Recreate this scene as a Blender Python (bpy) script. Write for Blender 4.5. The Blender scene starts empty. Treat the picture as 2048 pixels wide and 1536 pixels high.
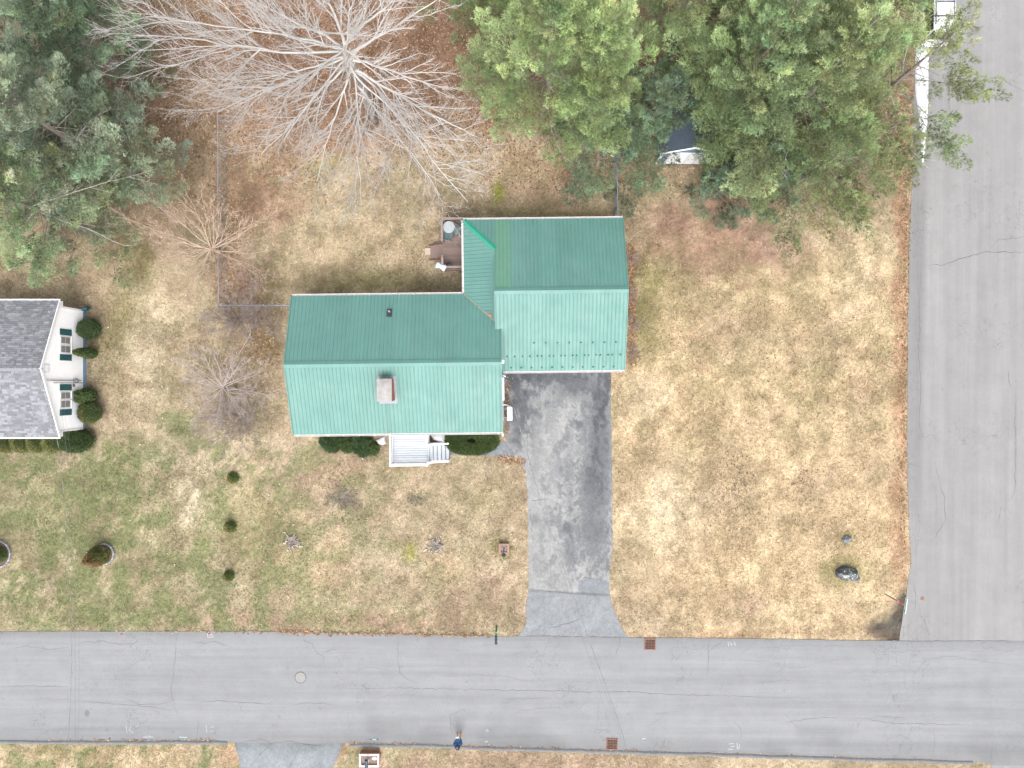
import bpy, math, random
import numpy as np
from mathutils import Vector, Matrix
from mathutils.geometry import tessellate_polygon

R = math.radians
SC = bpy.context.scene
COL = SC.collection
H = 46.0          # drone height, metres
F = 1426.0        # focal length in pixels of the 2048 wide frame

# ------------------------------------------------------------------ camera
cam = bpy.data.cameras.new('camera')
cam.sensor_width = 36.0
cam.lens = F / 2048.0 * 36.0
cam.clip_end = 2000.0
camo = bpy.data.objects.new('camera', cam)
camo.location = (0, 0, H)
COL.objects.link(camo)
SC.camera = camo

# ------------------------------------------------------------------ sky, sun, exposure
SUN_EL, SUN_AZ = 56.0, -5.0
world = bpy.data.worlds.new('World')
SC.world = world
world.use_nodes = True
wn = world.node_tree.nodes
wl = world.node_tree.links
wn.clear()
sky = wn.new('ShaderNodeTexSky')
sky.sky_type = 'NISHITA'
sky.sun_disc = False
sky.sun_elevation = R(SUN_EL)
sky.sun_rotation = math.pi + R(SUN_AZ)
sky.air_density = 1.0
sky.dust_density = 4.0
sky.ozone_density = 1.0
hs = wn.new('ShaderNodeHueSaturation')
hs.inputs['Saturation'].default_value = 0.22
bg = wn.new('ShaderNodeBackground')
bg.inputs['Strength'].default_value = 0.15
wo = wn.new('ShaderNodeOutputWorld')
wl.new(sky.outputs[0], hs.inputs['Color'])
wl.new(hs.outputs[0], bg.inputs['Color'])
wl.new(bg.outputs[0], wo.inputs['Surface'])
sun = bpy.data.lights.new('sun', 'SUN')
sun.energy = 0.62
sun.angle = R(55)
sun.color = (1.0, 0.975, 0.94)
suno = bpy.data.objects.new('sun', sun)
suno.rotation_euler = (R(90 - SUN_EL), 0, R(-SUN_AZ))
suno.location = (0, -20, 60)
COL.objects.link(suno)
SC.view_settings.view_transform = 'Standard'
SC.view_settings.look = 'None'
SC.view_settings.gamma = 1.0
SC.view_settings.exposure = 1.42
SC.cycles.max_bounces = 6
SC.cycles.diffuse_bounces = 3
SC.cycles.transparent_max_bounces = 8

# ------------------------------------------------------------------ helpers
def P(px, py, z=0.0):
    k = (H - z) / F
    return Vector(((px - 1024.0) * k, (768.0 - py) * k, z))

_rng = np.random.default_rng(7)
_tab = _rng.random((256, 256))
def vnoise(x, y):
    x = np.asarray(x, float); y = np.asarray(y, float)
    xi = np.floor(x).astype(int); yi = np.floor(y).astype(int)
    fx = x - xi; fy = y - yi
    fx = fx * fx * (3 - 2 * fx); fy = fy * fy * (3 - 2 * fy)
    a = _tab[xi & 255, yi & 255]; b = _tab[(xi + 1) & 255, yi & 255]
    c = _tab[xi & 255, (yi + 1) & 255]; d = _tab[(xi + 1) & 255, (yi + 1) & 255]
    return (a * (1 - fx) + b * fx) * (1 - fy) + (c * (1 - fx) + d * fx) * fy
def fbm(x, y, o=4, g=0.55):
    s = 0; a = 1; t = 0; f = 1
    for i in range(o):
        s = s + a * vnoise(x * f + 17.3 * i, y * f - 9.1 * i); t += a; a *= g; f *= 2.03
    return s / t
def sstep(a, b, x):
    t = np.clip((x - a) / (b - a), 0, 1)
    return t * t * (3 - 2 * t)

# ---- materials
def newmat(name):
    m = bpy.data.materials.new(name)
    m.use_nodes = True
    nt = m.node_tree
    b = nt.nodes['Principled BSDF']
    return m, nt, b
def mth(nt, op, a, b=None, clamp=False):
    n = nt.nodes.new('ShaderNodeMath'); n.operation = op; n.use_clamp = clamp
    for i, v in enumerate((a, b)):
        if v is None: continue
        if isinstance(v, (int, float)): n.inputs[i].default_value = v
        else: nt.links.new(v, n.inputs[i])
    return n.outputs[0]
def noise(nt, vec, scale, detail=4, rough=0.55, dist=0.0):
    n = nt.nodes.new('ShaderNodeTexNoise')
    n.inputs['Scale'].default_value = scale; n.inputs['Detail'].default_value = detail
    n.inputs['Roughness'].default_value = rough; n.inputs['Distortion'].default_value = dist
    if vec is not None: nt.links.new(vec, n.inputs['Vector'])
    return n.outputs['Fac']
def mrange(nt, v, a, b, c, d):
    n = nt.nodes.new('ShaderNodeMapRange')
    n.inputs[1].default_value = a; n.inputs[2].default_value = b
    n.inputs[3].default_value = c; n.inputs[4].default_value = d
    nt.links.new(v, n.inputs[0]); return n.outputs[0]
def scalecol(nt, col, fac):
    n = nt.nodes.new('ShaderNodeVectorMath'); n.operation = 'SCALE'
    if isinstance(col, (tuple, list)): n.inputs[0].default_value = col[:3]
    else: nt.links.new(col, n.inputs[0])
    nt.links.new(fac, n.inputs['Scale']); return n.outputs[0]
def mixcol(nt, fac, a, b):
    n = nt.nodes.new('ShaderNodeMix'); n.data_type = 'RGBA'
    for s, v in ((0, fac), (6, a), (7, b)):
        if isinstance(v, (int, float)): n.inputs[s].default_value = v
        elif isinstance(v, (tuple, list)): n.inputs[s].default_value = (*v[:3], 1)
        else: nt.links.new(v, n.inputs[s])
    return n.outputs[2]
def coords(nt, which='Object', scale=None):
    t = nt.nodes.new('ShaderNodeTexCoord')
    o = t.outputs[which]
    if scale:
        mp = nt.nodes.new('ShaderNodeMapping'); mp.inputs['Scale'].default_value = scale
        nt.links.new(o, mp.inputs['Vector']); o = mp.outputs[0]
    return o
def bump(nt, b, h, strength=0.4, dist=0.02):
    n = nt.nodes.new('ShaderNodeBump'); n.inputs['Strength'].default_value = strength
    n.inputs['Distance'].default_value = dist
    nt.links.new(h, n.inputs['Height']); nt.links.new(n.outputs[0], b.inputs['Normal'])

def plain(name, col, rough=0.6, var=0.18, scale=6.0, metal=0.0, bmp=0.0, rnd=0.0, stretch=None, spec=0.5):
    m, nt, b = newmat(name)
    v = coords(nt, 'Object', stretch)
    f = mrange(nt, noise(nt, v, scale, 6, 0.65), 0.25, 0.75, 1 - var, 1 + var)
    if rnd > 0:
        oi = nt.nodes.new('ShaderNodeObjectInfo')
        f = mth(nt, 'MULTIPLY', f, mrange(nt, oi.outputs['Random'], 0, 1, 1 - rnd, 1 + rnd))
    nt.links.new(scalecol(nt, col, f), b.inputs['Base Color'])
    b.inputs['Roughness'].default_value = rough; b.inputs['Metallic'].default_value = metal
    b.inputs['Specular IOR Level'].default_value = spec
    if bmp: bump(nt, b, noise(nt, v, scale * 6, 4), bmp, 0.01)
    return m

def attrmat(name, rough=0.9, fine=((9, 0.3),), bmp=0.5, bscale=30, spec=0.2, transl=0.0):
    """colour comes from the mesh's own 'tint' attribute, broken up by procedural noise"""
    m, nt, b = newmat(name)
    a = nt.nodes.new('ShaderNodeAttribute'); a.attribute_name = 'tint'
    v = coords(nt)
    f = None
    for s, amp in fine:
        g = mrange(nt, noise(nt, v, s, 6, 0.7, 0.8), 0.28, 0.72, 1 - amp, 1 + amp)
        f = g if f is None else mth(nt, 'MULTIPLY', f, g)
    c = a.outputs['Color'] if f is None else scalecol(nt, a.outputs['Color'], f)
    nt.links.new(c, b.inputs['Base Color'])
    b.inputs['Roughness'].default_value = rough
    b.inputs['Specular IOR Level'].default_value = spec
    if bmp: bump(nt, b, noise(nt, v, bscale, 5, 0.7), bmp, 0.02)
    if transl:
        tr = nt.nodes.new('ShaderNodeBsdfTranslucent'); nt.links.new(c, tr.inputs['Color'])
        mx = nt.nodes.new('ShaderNodeMixShader'); mx.inputs[0].default_value = transl
        out = nt.nodes['Material Output']
        nt.links.new(b.outputs[0], mx.inputs[1]); nt.links.new(tr.outputs[0], mx.inputs[2])
        nt.links.new(mx.outputs[0], out.inputs['Surface'])
    return m

# ---- objects
def tag(o, label=None, cat=None, group=None, kind=None):
    if label: o['label'] = label
    if cat: o['category'] = cat
    if group: o['group'] = group
    if kind: o['kind'] = kind
    return o
def thing(name, label, cat, loc=(0, 0, 0), rotz=0.0, group=None):
    o = bpy.data.objects.new(name, None)
    o.empty_display_size = 0.2
    o.location = loc; o.rotation_euler = (0, 0, rotz)
    COL.objects.link(o)
    return tag(o, label, cat, group)
def link(name, me, parent=None):
    o = bpy.data.objects.new(name, me)
    COL.objects.link(o)
    if parent is not None: o.parent = parent
    return o
def npmesh(name, V, nper, mat, tint=None, smooth=False):
    """mesh of faces that each own `nper` consecutive vertices (fast)"""
    V = np.asarray(V, np.float32).reshape(-1, 3)
    n = len(V); nf = n // nper
    me = bpy.data.meshes.new(name)
    me.vertices.add(n); me.vertices.foreach_set('co', V.ravel())
    me.loops.add(n); me.loops.foreach_set('vertex_index', np.arange(n, dtype=np.int32))
    me.polygons.add(nf)
    me.polygons.foreach_set('loop_start', np.arange(0, n, nper, dtype=np.int32))
    me.polygons.foreach_set('loop_total', np.full(nf, nper, dtype=np.int32))
    me.update(calc_edges=True)
    settint(me, tint)
    me.materials.append(mat)
    return me
def idxmesh(name, V, Fq, mat, tint=None, smooth=False):
    V = np.asarray(V, np.float32).reshape(-1, 3); Fq = np.asarray(Fq, np.int32)
    nf, k = Fq.shape
    me = bpy.data.meshes.new(name)
    me.vertices.add(len(V)); me.vertices.foreach_set('co', V.ravel())
    me.loops.add(nf * k); me.loops.foreach_set('vertex_index', Fq.ravel())
    me.polygons.add(nf)
    me.polygons.foreach_set('loop_start', np.arange(0, nf * k, k, dtype=np.int32))
    me.polygons.foreach_set('loop_total', np.full(nf, k, dtype=np.int32))
    if smooth: me.polygons.foreach_set('use_smooth', np.ones(nf, bool))
    me.update(calc_edges=True)
    settint(me, tint)
    me.materials.append(mat)
    return me
def settint(me, tint):
    if tint is None: return
    t = np.asarray(tint, np.float32)
    if t.shape[1] == 3: t = np.hstack([t, np.ones((len(t), 1), np.float32)])
    at = me.color_attributes.new('tint', 'FLOAT_COLOR', 'POINT')
    at.data.foreach_set('color', t.ravel())

class MB:
    def __init__(s): s.v = []; s.f = []
    def add(s, vs, fs):
        n = len(s.v); s.v += [tuple(p) for p in vs]; s.f += [tuple(i + n for i in f) for f in fs]; return s
    def box(s, c, d, rz=0.0, rx=0.0, ry=0.0):
        M = Matrix.Translation(c) @ Matrix.Rotation(rz, 4, 'Z') @ Matrix.Rotation(ry, 4, 'Y') @ Matrix.Rotation(rx, 4, 'X')
        vs = [M @ Vector((x * d[0] / 2, y * d[1] / 2, z * d[2] / 2)) for x in (-1, 1) for y in (-1, 1) for z in (-1, 1)]
        return s.add(vs, [(0, 1, 3, 2), (4, 6, 7, 5), (0, 4, 5, 1), (2, 3, 7, 6), (0, 2, 6, 4), (1, 5, 7, 3)])
    def box2(s, a, b):
        return s.box([(a[i] + b[i]) / 2 for i in range(3)], [abs(b[i] - a[i]) for i in range(3)])
    def bar(s, p, q, w, h):
        p = Vector(p); q = Vector(q); d = (q - p).normalized()
        up = Vector((0, 0, 1)) if abs(d.z) < 0.95 else Vector((0, 1, 0))
        sx = d.cross(up).normalized() * w / 2; sy = sx.cross(d).normalized() * h / 2
        vs = [a + i * sx + j * sy for a in (p, q) for i in (-1, 1) for j in (-1, 1)]
        return s.add(vs, [(0, 1, 3, 2), (4, 6, 7, 5), (0, 4, 5, 1), (2, 3, 7, 6), (0, 2, 6, 4), (1, 5, 7, 3)])
    def tube(s, pts, rs, n=8, cap=True):
        pts = [Vector(p) for p in pts]
        if isinstance(rs, (int, float)): rs = [rs] * len(pts)
        rings = []; prev = None
        for i, p in enumerate(pts):
            d = (pts[min(i + 1, len(pts) - 1)] - pts[max(i - 1, 0)]).normalized()
            u = Vector((0, 0, 1)) if abs(d.z) < 0.9 else Vector((1, 0, 0))
            if prev is not None: u = prev
            a = (u - d * u.dot(d)).normalized(); b = d.cross(a); prev = a
            rings.append([p + (a * math.cos(t) + b * math.sin(t)) * rs[i] for t in [2 * math.pi * k / n for k in range(n)]])
        vs = [v for r in rings for v in r]
        fs = [(i * n + k, i * n + (k + 1) % n, (i + 1) * n + (k + 1) % n, (i + 1) * n + k) for i in range(len(pts) - 1) for k in range(n)]
        if cap: fs += [tuple(range(n - 1, -1, -1)), tuple((len(pts) - 1) * n + k for k in range(n))]
        return s.add(vs, fs)
    def lathe(s, c, prof, n=20, sx=1.0, sy=1.0):
        vs = [(c[0] + r * sx * math.cos(2 * math.pi * k / n), c[1] + r * sy * math.sin(2 * math.pi * k / n), c[2] + z) for r, z in prof for k in range(n)]
        fs = [(i * n + k, i * n + (k + 1) % n, (i + 1) * n + (k + 1) % n, (i + 1) * n + k) for i in range(len(prof) - 1) for k in range(n)]
        fs += [tuple(range(n - 1, -1, -1)), tuple((len(prof) - 1) * n + k for k in range(n))]
        return s.add(vs, fs)
    def prism(s, poly, z0, z1):
        n = len(poly)
        vs = [(x, y, z0) for x, y in poly] + [(x, y, z1) for x, y in poly]
        return s.add(vs, [tuple(range(n - 1, -1, -1)), tuple(range(n, 2 * n))] + [(i, (i + 1) % n, n + (i + 1) % n, n + i) for i in range(n)])
    def build(s, name, mat, parent=None, smooth=False, bevel=0.0, org=None):
        me = bpy.data.meshes.new(name)
        vs = s.v if org is None else [(a[0] - org[0], a[1] - org[1], a[2] - org[2]) for a in s.v]
        me.from_pydata(vs, [], s.f); me.update()
        if smooth:
            for p in me.polygons: p.use_smooth = True
        me.materials.append(mat)
        o = link(name, me, parent)
        if bevel:
            b = o.modifiers.new('bevel', 'BEVEL'); b.width = bevel; b.segments = 2
        return o
def one(name, shapes, mat, parent=None, smooth=False, **k):
    m = MB(); shapes(m); return m.build(name, mat, parent, smooth, **k)

def frusta(P0, P1, R0, R1, n=4):
    """arrays of tapered prisms -> (V, quads)"""
    P0 = np.asarray(P0, float); P1 = np.asarray(P1, float)
    R0 = np.asarray(R0, float)[:, None, None]; R1 = np.asarray(R1, float)[:, None, None]
    d = P1 - P0; d /= np.linalg.norm(d, axis=1, keepdims=True) + 1e-9
    up = np.where(np.abs(d[:, 2:3]) > 0.9, np.array([[1., 0, 0]]), np.array([[0, 0, 1.]]))
    a = np.cross(d, up); a /= np.linalg.norm(a, axis=1, keepdims=True) + 1e-9
    b = np.cross(d, a)
    t = 2 * np.pi * np.arange(n) / n
    ring = a[:, None, :] * np.cos(t)[None, :, None] + b[:, None, :] * np.sin(t)[None, :, None]
    V = np.concatenate([P0[:, None, :] + ring * R0, P1[:, None, :] + ring * R1], axis=1)
    base = (np.arange(len(P0)) * 2 * n)[:, None, None]
    k = np.arange(n)
    q = np.stack([k, (k + 1) % n, n + (k + 1) % n, n + k], axis=1)[None]
    return V.reshape(-1, 3), (base + q).reshape(-1, 4)

# ------------------------------------------------------------------ materials
M = {}
M['white'] = plain('white_paint', (0.70, 0.70, 0.71), 0.5, 0.05, 3)
M['vinyl'] = plain('white_vinyl', (0.66, 0.67, 0.69), 0.4, 0.07, 5)
M['gutter'] = plain('white_gutter', (0.60, 0.58, 0.57), 0.4, 0.08, 4)
M['siding'] = plain('white_siding', (0.90, 0.90, 0.91), 0.55, 0.04, 2)
M['deckgrey'] = plain('white_deck_boards', (0.43, 0.46, 0.50), 0.55, 0.10, 3, rnd=0.06, stretch=(1, 8, 1))
M['brown_wood'] = plain('weathered_deck', (0.17, 0.122, 0.105), 0.8, 0.32, 5, rnd=0.2, stretch=(1, 9, 9))
M['brown_rail'] = plain('deck_rail', (0.21, 0.155, 0.14), 0.75, 0.2, 6)
M['dark'] = plain('dark_void', (0.008, 0.008, 0.009), 0.8, 0.2)
M['black'] = plain('black_metal', (0.03, 0.034, 0.042), 0.4, 0.2)
M['brick'] = plain('brick', (0.33, 0.115, 0.075), 0.85, 0.3, 12, rnd=0.2, bmp=0.3)
M['brick_pink'] = plain('pink_brick', (0.29, 0.165, 0.135), 0.85, 0.25, 12, rnd=0.2, bmp=0.3)
M['concrete'] = plain('concrete', (0.35, 0.34, 0.33), 0.9, 0.16, 5, bmp=0.3)
M['lead'] = plain('flashing', (0.22, 0.235, 0.26), 0.6, 0.2, 6, metal=0.0)
M['galv'] = plain('galvanised', (0.30, 0.33, 0.37), 0.45, 0.15, 8, metal=0.5)
M['rust'] = plain('rusty_iron', (0.19, 0.098, 0.07), 0.85, 0.35, 9, bmp=0.4)
M['iron'] = plain('old_iron', (0.225, 0.215, 0.205), 0.8, 0.2, 9, bmp=0.4)
M['snow'] = plain('snow', (0.62, 0.63, 0.66), 0.75, 0.06, 3, bmp=0.4)
M['glass'] = plain('window_glass', (0.10, 0.11, 0.12), 0.12, 0.15, 3)
M['shutter'] = plain('green_shutter', (0.015, 0.085, 0.09), 0.5, 0.12, 5)
M['found'] = plain('blue_grey_foundation', (0.17, 0.26, 0.36), 0.85, 0.2, 4)
M['crack'] = plain('crack', (0.095, 0.097, 0.102), 0.9, 0.3, 4)
M['crackf'] = plain('fine_crack', (0.145, 0.147, 0.15), 0.9, 0.25, 4)
M['paintw'] = plain('white_spray_paint', (0.31, 0.317, 0.32), 0.8, 0.35, 14)
M['paintc'] = plain('cyan_spray_paint', (0.24, 0.35, 0.345), 0.8, 0.35, 14)
M['teal'] = plain('teal_plastic', (0.10, 0.17, 0.18), 0.6, 0.2)
M['tabletop'] = plain('frosted_table', (0.31, 0.335, 0.35), 0.3, 0.08, 4)
M['bark'] = plain('bark', (0.22, 0.19, 0.165), 0.95, 0.35, 7, bmp=0.6)
M['greybark'] = plain('grey_bark', (0.46, 0.435, 0.415), 0.95, 0.22, 5, bmp=0.4)
M['deadwood'] = plain('dead_branch', (0.42, 0.38, 0.35), 0.95, 0.2, 5)

def roofmat(name, col):
    m, nt, b = newmat(name)
    v = coords(nt, 'Object')
    oi = nt.nodes.new('ShaderNodeObjectInfo')
    f = mrange(nt, noise(nt, v, 0.9, 6, 0.7), 0.3, 0.7, 0.94, 1.06)
    f = mth(nt, 'MULTIPLY', f, mrange(nt, noise(nt, v, 22, 3, 0.7), 0.3, 0.7, 0.97, 1.03))
    f = mth(nt, 'MULTIPLY', f, mrange(nt, oi.outputs['Random'], 0, 1, 0.955, 1.045))
    f = mth(nt, 'MULTIPLY', f, mrange(nt, noise(nt, coords(nt, 'Object', (5, .35, 1)), 2.0, 5, 0.7), 0.3, 0.7, 0.94, 1.06))
    dirt = mrange(nt, noise(nt, v, 0.45, 6, 0.7, 0.6), 0.52, 0.72, 0, 0.16)
    c = mixcol(nt, dirt, scalecol(nt, col, f), (0.20, 0.25, 0.235))
    nt.links.new(c, b.inputs['Base Color'])
    nt.links.new(mrange(nt, noise(nt, v, 1.4, 4, 0.6), 0.3, 0.7, 0.38, 0.58), b.inputs['Roughness'])
    b.inputs['Specular IOR Level'].default_value = 0.35
    return m
M['roof'] = roofmat('green_metal', (0.091, 0.200, 0.176))
M['roofnew'] = roofmat('greener_metal', (0.096, 0.213, 0.152))
M['roofcap'] = roofmat('glossy_green_cap', (0.025, 0.22, 0.145))

M['cablegrey'] = plain('cable_sheath', (0.13, 0.13, 0.135), 0.7, 0.1)

# ================================================================== SETTING
# ---- where the roads run (pixels of the photograph at ground level)
NX = [-2600, 0, 300, 420, 700, 985, 1050, 1250, 1500, 1730, 1830, 3600]
NY = [1262, 1263, 1263, 1262, 1266, 1272, 1273, 1275, 1277, 1281, 1281, 1284]
SX = [-2600, 0, 200, 430, 470, 690, 910, 1280, 1600, 1950, 1985, 3600]
SY = [1480, 1482, 1483, 1482, 1485, 1487, 1491, 1503, 1512, 1523, 1530, 1560]
WY = [-3000, 0, 240, 330, 500, 700, 900, 1050, 1120, 1180, 1230, 1262, 1300]
WX = [1846, 1834, 1826, 1825, 1818, 1815, 1814, 1817, 1822, 1814, 1806, 1800, 1796]
DLY = [730, 800, 880, 905, 925, 945, 1000, 1100, 1180, 1215, 1245, 1262, 1276]
DLX = [1000, 1004, 1012, 1020, 1040, 1052, 1055, 1057, 1057, 1052, 1052, 1045, 1032]
DRY = [730, 800, 900, 1000, 1090, 1140, 1180, 1210, 1240, 1262, 1280]
DRX = [1222, 1222, 1224, 1225, 1225, 1219, 1219, 1224, 1236, 1247, 1262]

STRAW = np.array((.460, .345, .213)); TAN = np.array((.365, .287, .192)); BROWN = np.array((.27, .196, .128))
PINK = np.array((.320, .222, .158)); GREEN = np.array((.172, .188, .085)); OLIVE = np.array((.215, .190, .082))
LITTER = np.array((.268, .168, .112)); RED = np.array((.225, .100, .054)); PALE = np.array((.50, .415, .295))
SOIL = np.array((.085, .072, .060)); ORANGE = np.array((.34, .215, .135)); DKGREY = np.array((.165, .140, .118))
DIRT = np.array((.295, .190, .135))
MOSS = np.array((.255, .260, .055))
BLOBS = [  # px, py, rx, ry, softness, colour, strength
    (1560, 860, 420, 520, .35, STRAW, .95), (1440, 480, 190, 115, .5, DIRT, 1.0), (1500, 410, 140, 60, .6, DIRT, .8),
    (1290, 620, 34, 130, .8, OLIVE, .75), (1330, 560, 60, 90, .9, OLIVE, .4), (1275, 450, 30, 90, .8, BROWN, .5),
    (1470, 660, 110, 60, .8, BROWN, .45), (1640, 690, 90, 70, .9, BROWN, .4), (1450, 960, 70, 90, .9, BROWN, .38),
    (1290, 910, 45, 40, .8, BROWN, .5), (1370, 900, 30, 60, .9, OLIVE, .35), (1630, 760, 70, 60, .9, OLIVE, .25),
    (1740, 830, 60, 120, .9, BROWN, .35), (1620, 960, 60, 50, .9, BROWN, .35), (1280, 1200, 80, 60, .9, BROWN, .4),
    (1500, 1200, 60, 50, .9, PINK, .6), (1330, 1030, 90, 110, .8, PALE, .55), (1290, 800, 60, 60, .9, PALE, .35),
    (1600, 440, 120, 70, .8, PALE, .35), (1700, 560, 70, 120, .9, PALE, .3),
    (1697, 1150, 46, 40, .5, OLIVE, .6), (1695, 1079, 22, 18, .6, OLIVE, .5),
    (1805, 560, 16, 420, .5, ORANGE, .9), (1800, 900, 20, 300, .6, ORANGE, .7), (1795, 1080, 22, 130, .7, ORANGE, .6),
    (1778, 1254, 56, 34, .4, SOIL, 1.0), (1800, 1215, 24, 50, .5, SOIL, .9),
    (1500, 1268, 300, 10, .8, ORANGE, .5),
    # front lawns
    (230, 1080, 330, 190, .5, GREEN, .30), (60, 1000, 200, 90, .7, GREEN, .35), (180, 1230, 260, 35, .8, GREEN, .5), (210, 970, 90, 50, .8, GREEN, .5),
    (375, 1010, 26, 45, .5, PALE, .95), (330, 905, 60, 40, .7, PALE, .8), (300, 700, 50, 160, .8, PALE, .55),
    (60, 1170, 80, 25, .8, PALE, .5), (440, 1180, 50, 60, .9, PALE, .45), (420, 930, 50, 40, .8, PALE, .4),
    (100, 915, 110, 10, .7, PALE, .5), (365, 850, 50, 28, .7, GREEN, .8), (270, 905, 40, 40, .8, GREEN, .5),
    (240, 640, 60, 70, .8, OLIVE, .6), (150, 620, 60, 20, .8, BROWN, .6),
    (700, 940, 160, 60, .8, PINK, .6), (760, 1080, 300, 170, .6, TAN, .6), (560, 1080, 60, 120, .9, OLIVE, .45),
    (490, 1060, 50, 150, .9, OLIVE, .4), (640, 1130, 80, 60, .8, STRAW, .5), (900, 1140, 80, 40, .8, STRAW, .5),
    (690, 1000, 34, 26, .6, DKGREY, .85), (832, 998, 20, 11, .7, DKGREY, .7), (700, 1030, 10, 10, .8, DKGREY, .6),
    (818, 1105, 14, 22, .7, MOSS, .7), (780, 1090, 30, 20, .9, OLIVE, .5), (960, 1000, 60, 60, .9, OLIVE, .35),
    (1006, 1095, 26, 22, .6, OLIVE, .8), (960, 1200, 100, 60, .8, PINK, .6), (700, 1245, 380, 20, .8, PINK, .8),
    (1040, 1050, 16, 160, .8, BROWN, .45), (1000, 905, 60, 12, .7, ORANGE, .6),
    # backyard
    (720, 90, 480, 180, .45, LITTER, 1.0), (620, 230, 260, 110, .6, LITTER, .8), (1100, 160, 240, 130, .5, LITTER, .9),
    (1280, 200, 70, 90, .6, RED, .95), (1140, 200, 90, 50, .7, RED, .6), (300, 230, 60, 60, .7, RED, .8),
    (330, 330, 140, 120, .6, BROWN, .6), (495, 400, 110, 90, .7, LITTER, .9), (520, 600, 50, 60, .7, LITTER, .8), (400, 420, 60, 60, .8, BROWN, .6), (470, 560, 60, 60, .7, LITTER, .5),
    (170, 260, 300, 330, .5, BROWN, .8), (1500, 150, 340, 200, .5, np.array((.21, .135, .085)), .8),
    (720, 500, 200, 70, .8, STRAW, .35), (860, 400, 160, 50, .8, TAN, .6), (1120, 370, 180, 70, .7, ORANGE, .35),
    (995, 385, 12, 30, .7, MOSS, .9), (640, 330, 60, 30, .8, MOSS, .3), (740, 560, 160, 24, .8, OLIVE, .65),
    (890, 565, 60, 28, .8, np.array((.13, .115, .07)), .6), (1090, 425, 160, 14, .8, OLIVE, .55),
    (545, 650, 28, 70, .7, np.array((.15, .125, .06)), .75), (500, 700, 60, 130, .8, BROWN, .65), (540, 560, 50, 50, .8, OLIVE, .5),
    (470, 830, 60, 60, .8, np.array((.22, .175, .13)), .6), (330, 470, 80, 60, .8, PINK, .5), (270, 520, 40, 60, .8, OLIVE, .6),
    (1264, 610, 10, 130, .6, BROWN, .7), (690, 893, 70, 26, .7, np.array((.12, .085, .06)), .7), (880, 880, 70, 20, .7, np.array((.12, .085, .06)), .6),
    # south of the road
    (1000, 1600, 600, 110, .4, PINK, .8), (200, 1560, 260, 80, .5, STRAW, .6), (120, 1500, 120, 16, .9, OLIVE, .5),
    (460, 1510, 40, 40, .7, ORANGE, .6), (700, 1500, 30, 20, .7, ORANGE, .6), (1620, 1530, 360, 24, .7, TAN, .6),
]
def ground_tint(X, Y):
    """soil and turf colour at a place on the ground (metres)"""
    px = 1024 + X * F / H; py = 768 - Y * F / H
    wx = (fbm(X * .45, Y * .45, 4) - .5) * 90; wy = (fbm(X * .45 + 40, Y * .45 + 13, 4) - .5) * 90
    n1 = fbm(X * .33 + 3, Y * .33, 5, .6)
    n2 = fbm(X * 1.1 + 7, Y * 1.1 + 5, 5, .65)
    n3 = fbm(X * .8 + 70, Y * .8 + 31, 5, .7)
    c = TAN[None, :] * np.ones((len(X), 1))
    for bx, by, rx, ry, sf, col, st in BLOBS:
        w = min(1.0, min(rx, ry) / 45.0)
        d = np.sqrt(((px + wx * w - bx) / rx) ** 2 + ((py + wy * w - by) / ry) ** 2)
        d = d + (n3 - .5) * .9 * sf
        m = (st * (1 - sstep(1 - sf, 1 + sf * .35, d)))[:, None]
        c = c * (1 - m) + col[None, :] * m
    # patchiness inside the turf
    t = sstep(.50, .62, n2)[:, None] * .5
    c = c * (1 - t) + (c * np.array((1.34, 1.38, 1.44))) * t
    t = sstep(.50, .38, n2)[:, None] * .48
    c = c * (1 - t) + (c * np.array((.60, .60, .58))) * t
    g = sstep(.47, .57, n3) * np.where(py > 880, sstep(1100, 300, px) * .72 + .10, .20) * (py > 330)
    c = c * (1 - g[:, None]) + GREEN[None, :] * g[:, None]
    return c * (.76 + .52 * n1)[:, None] * .78

def on_paving(X, Y, m=0.0):
    """True where road, driveway or walk covers the ground"""
    px = 1024 + X * F / H; py = 768 - Y * F / H
    a = (py > np.interp(px, NX, NY) - m) & (py < np.interp(px, SX, SY) + m)
    b = (px > np.interp(py, WY, WX) - m) & (py < 1300)
    c = (px > np.interp(py, DLY, DLX) - m) & (px < np.interp(py, DRY, DRX) + m) & (py > 690) & (py < 1290)
    d = (px > 892 - m) & (px < 1060) & (py > 884 - m) & (py < 913 + m)
    e = (px > 1975) & (py > 1500)
    f = (px > 470 - m) & (px < 682 + m) & (py > 1480)
    return a | b | c | d | e | f
def under_roof(X, Y):
    a = (X > -13.2) & (X < -.6) & (Y > -2.7) & (Y < 5.3)
    b = (X > -2.6) & (X < 6.7) & (Y > .8) & (Y < 9.8)
    c = (X < -27.45) & (Y > -2.8) & (Y < 4.7)
    return a | b | c

# ---- ground sheet
def axis(a, b, s, far):
    core = np.arange(a, b + s / 2, s)
    out = np.array([1.5, 4, 9, 20, 45, 100, far])
    return np.concatenate([(a - out)[::-1], core, b + out])
gx = axis(-35, 35, .26, 260); gy = axis(-28, 28, .26, 260)
GX, GY = np.meshgrid(gx, gy, indexing='ij')
gX, gY = GX.ravel(), GY.ravel()
gZ = -np.abs(fbm(gX * .8, gY * .8, 3) - .5) * .10 - np.abs(fbm(gX * .15, gY * .15, 2) - .5) * .15
gZ[on_paving(gX, gY, 12)] = -.012
gt = ground_tint(gX, gY)
nx, ny = len(gx), len(gy)
ii, jj = np.meshgrid(np.arange(nx - 1), np.arange(ny - 1), indexing='ij')
ii, jj = ii.ravel(), jj.ravel()
gq = np.stack([ii * ny + jj, (ii + 1) * ny + jj, (ii + 1) * ny + jj + 1, ii * ny + jj + 1], axis=1)
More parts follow.
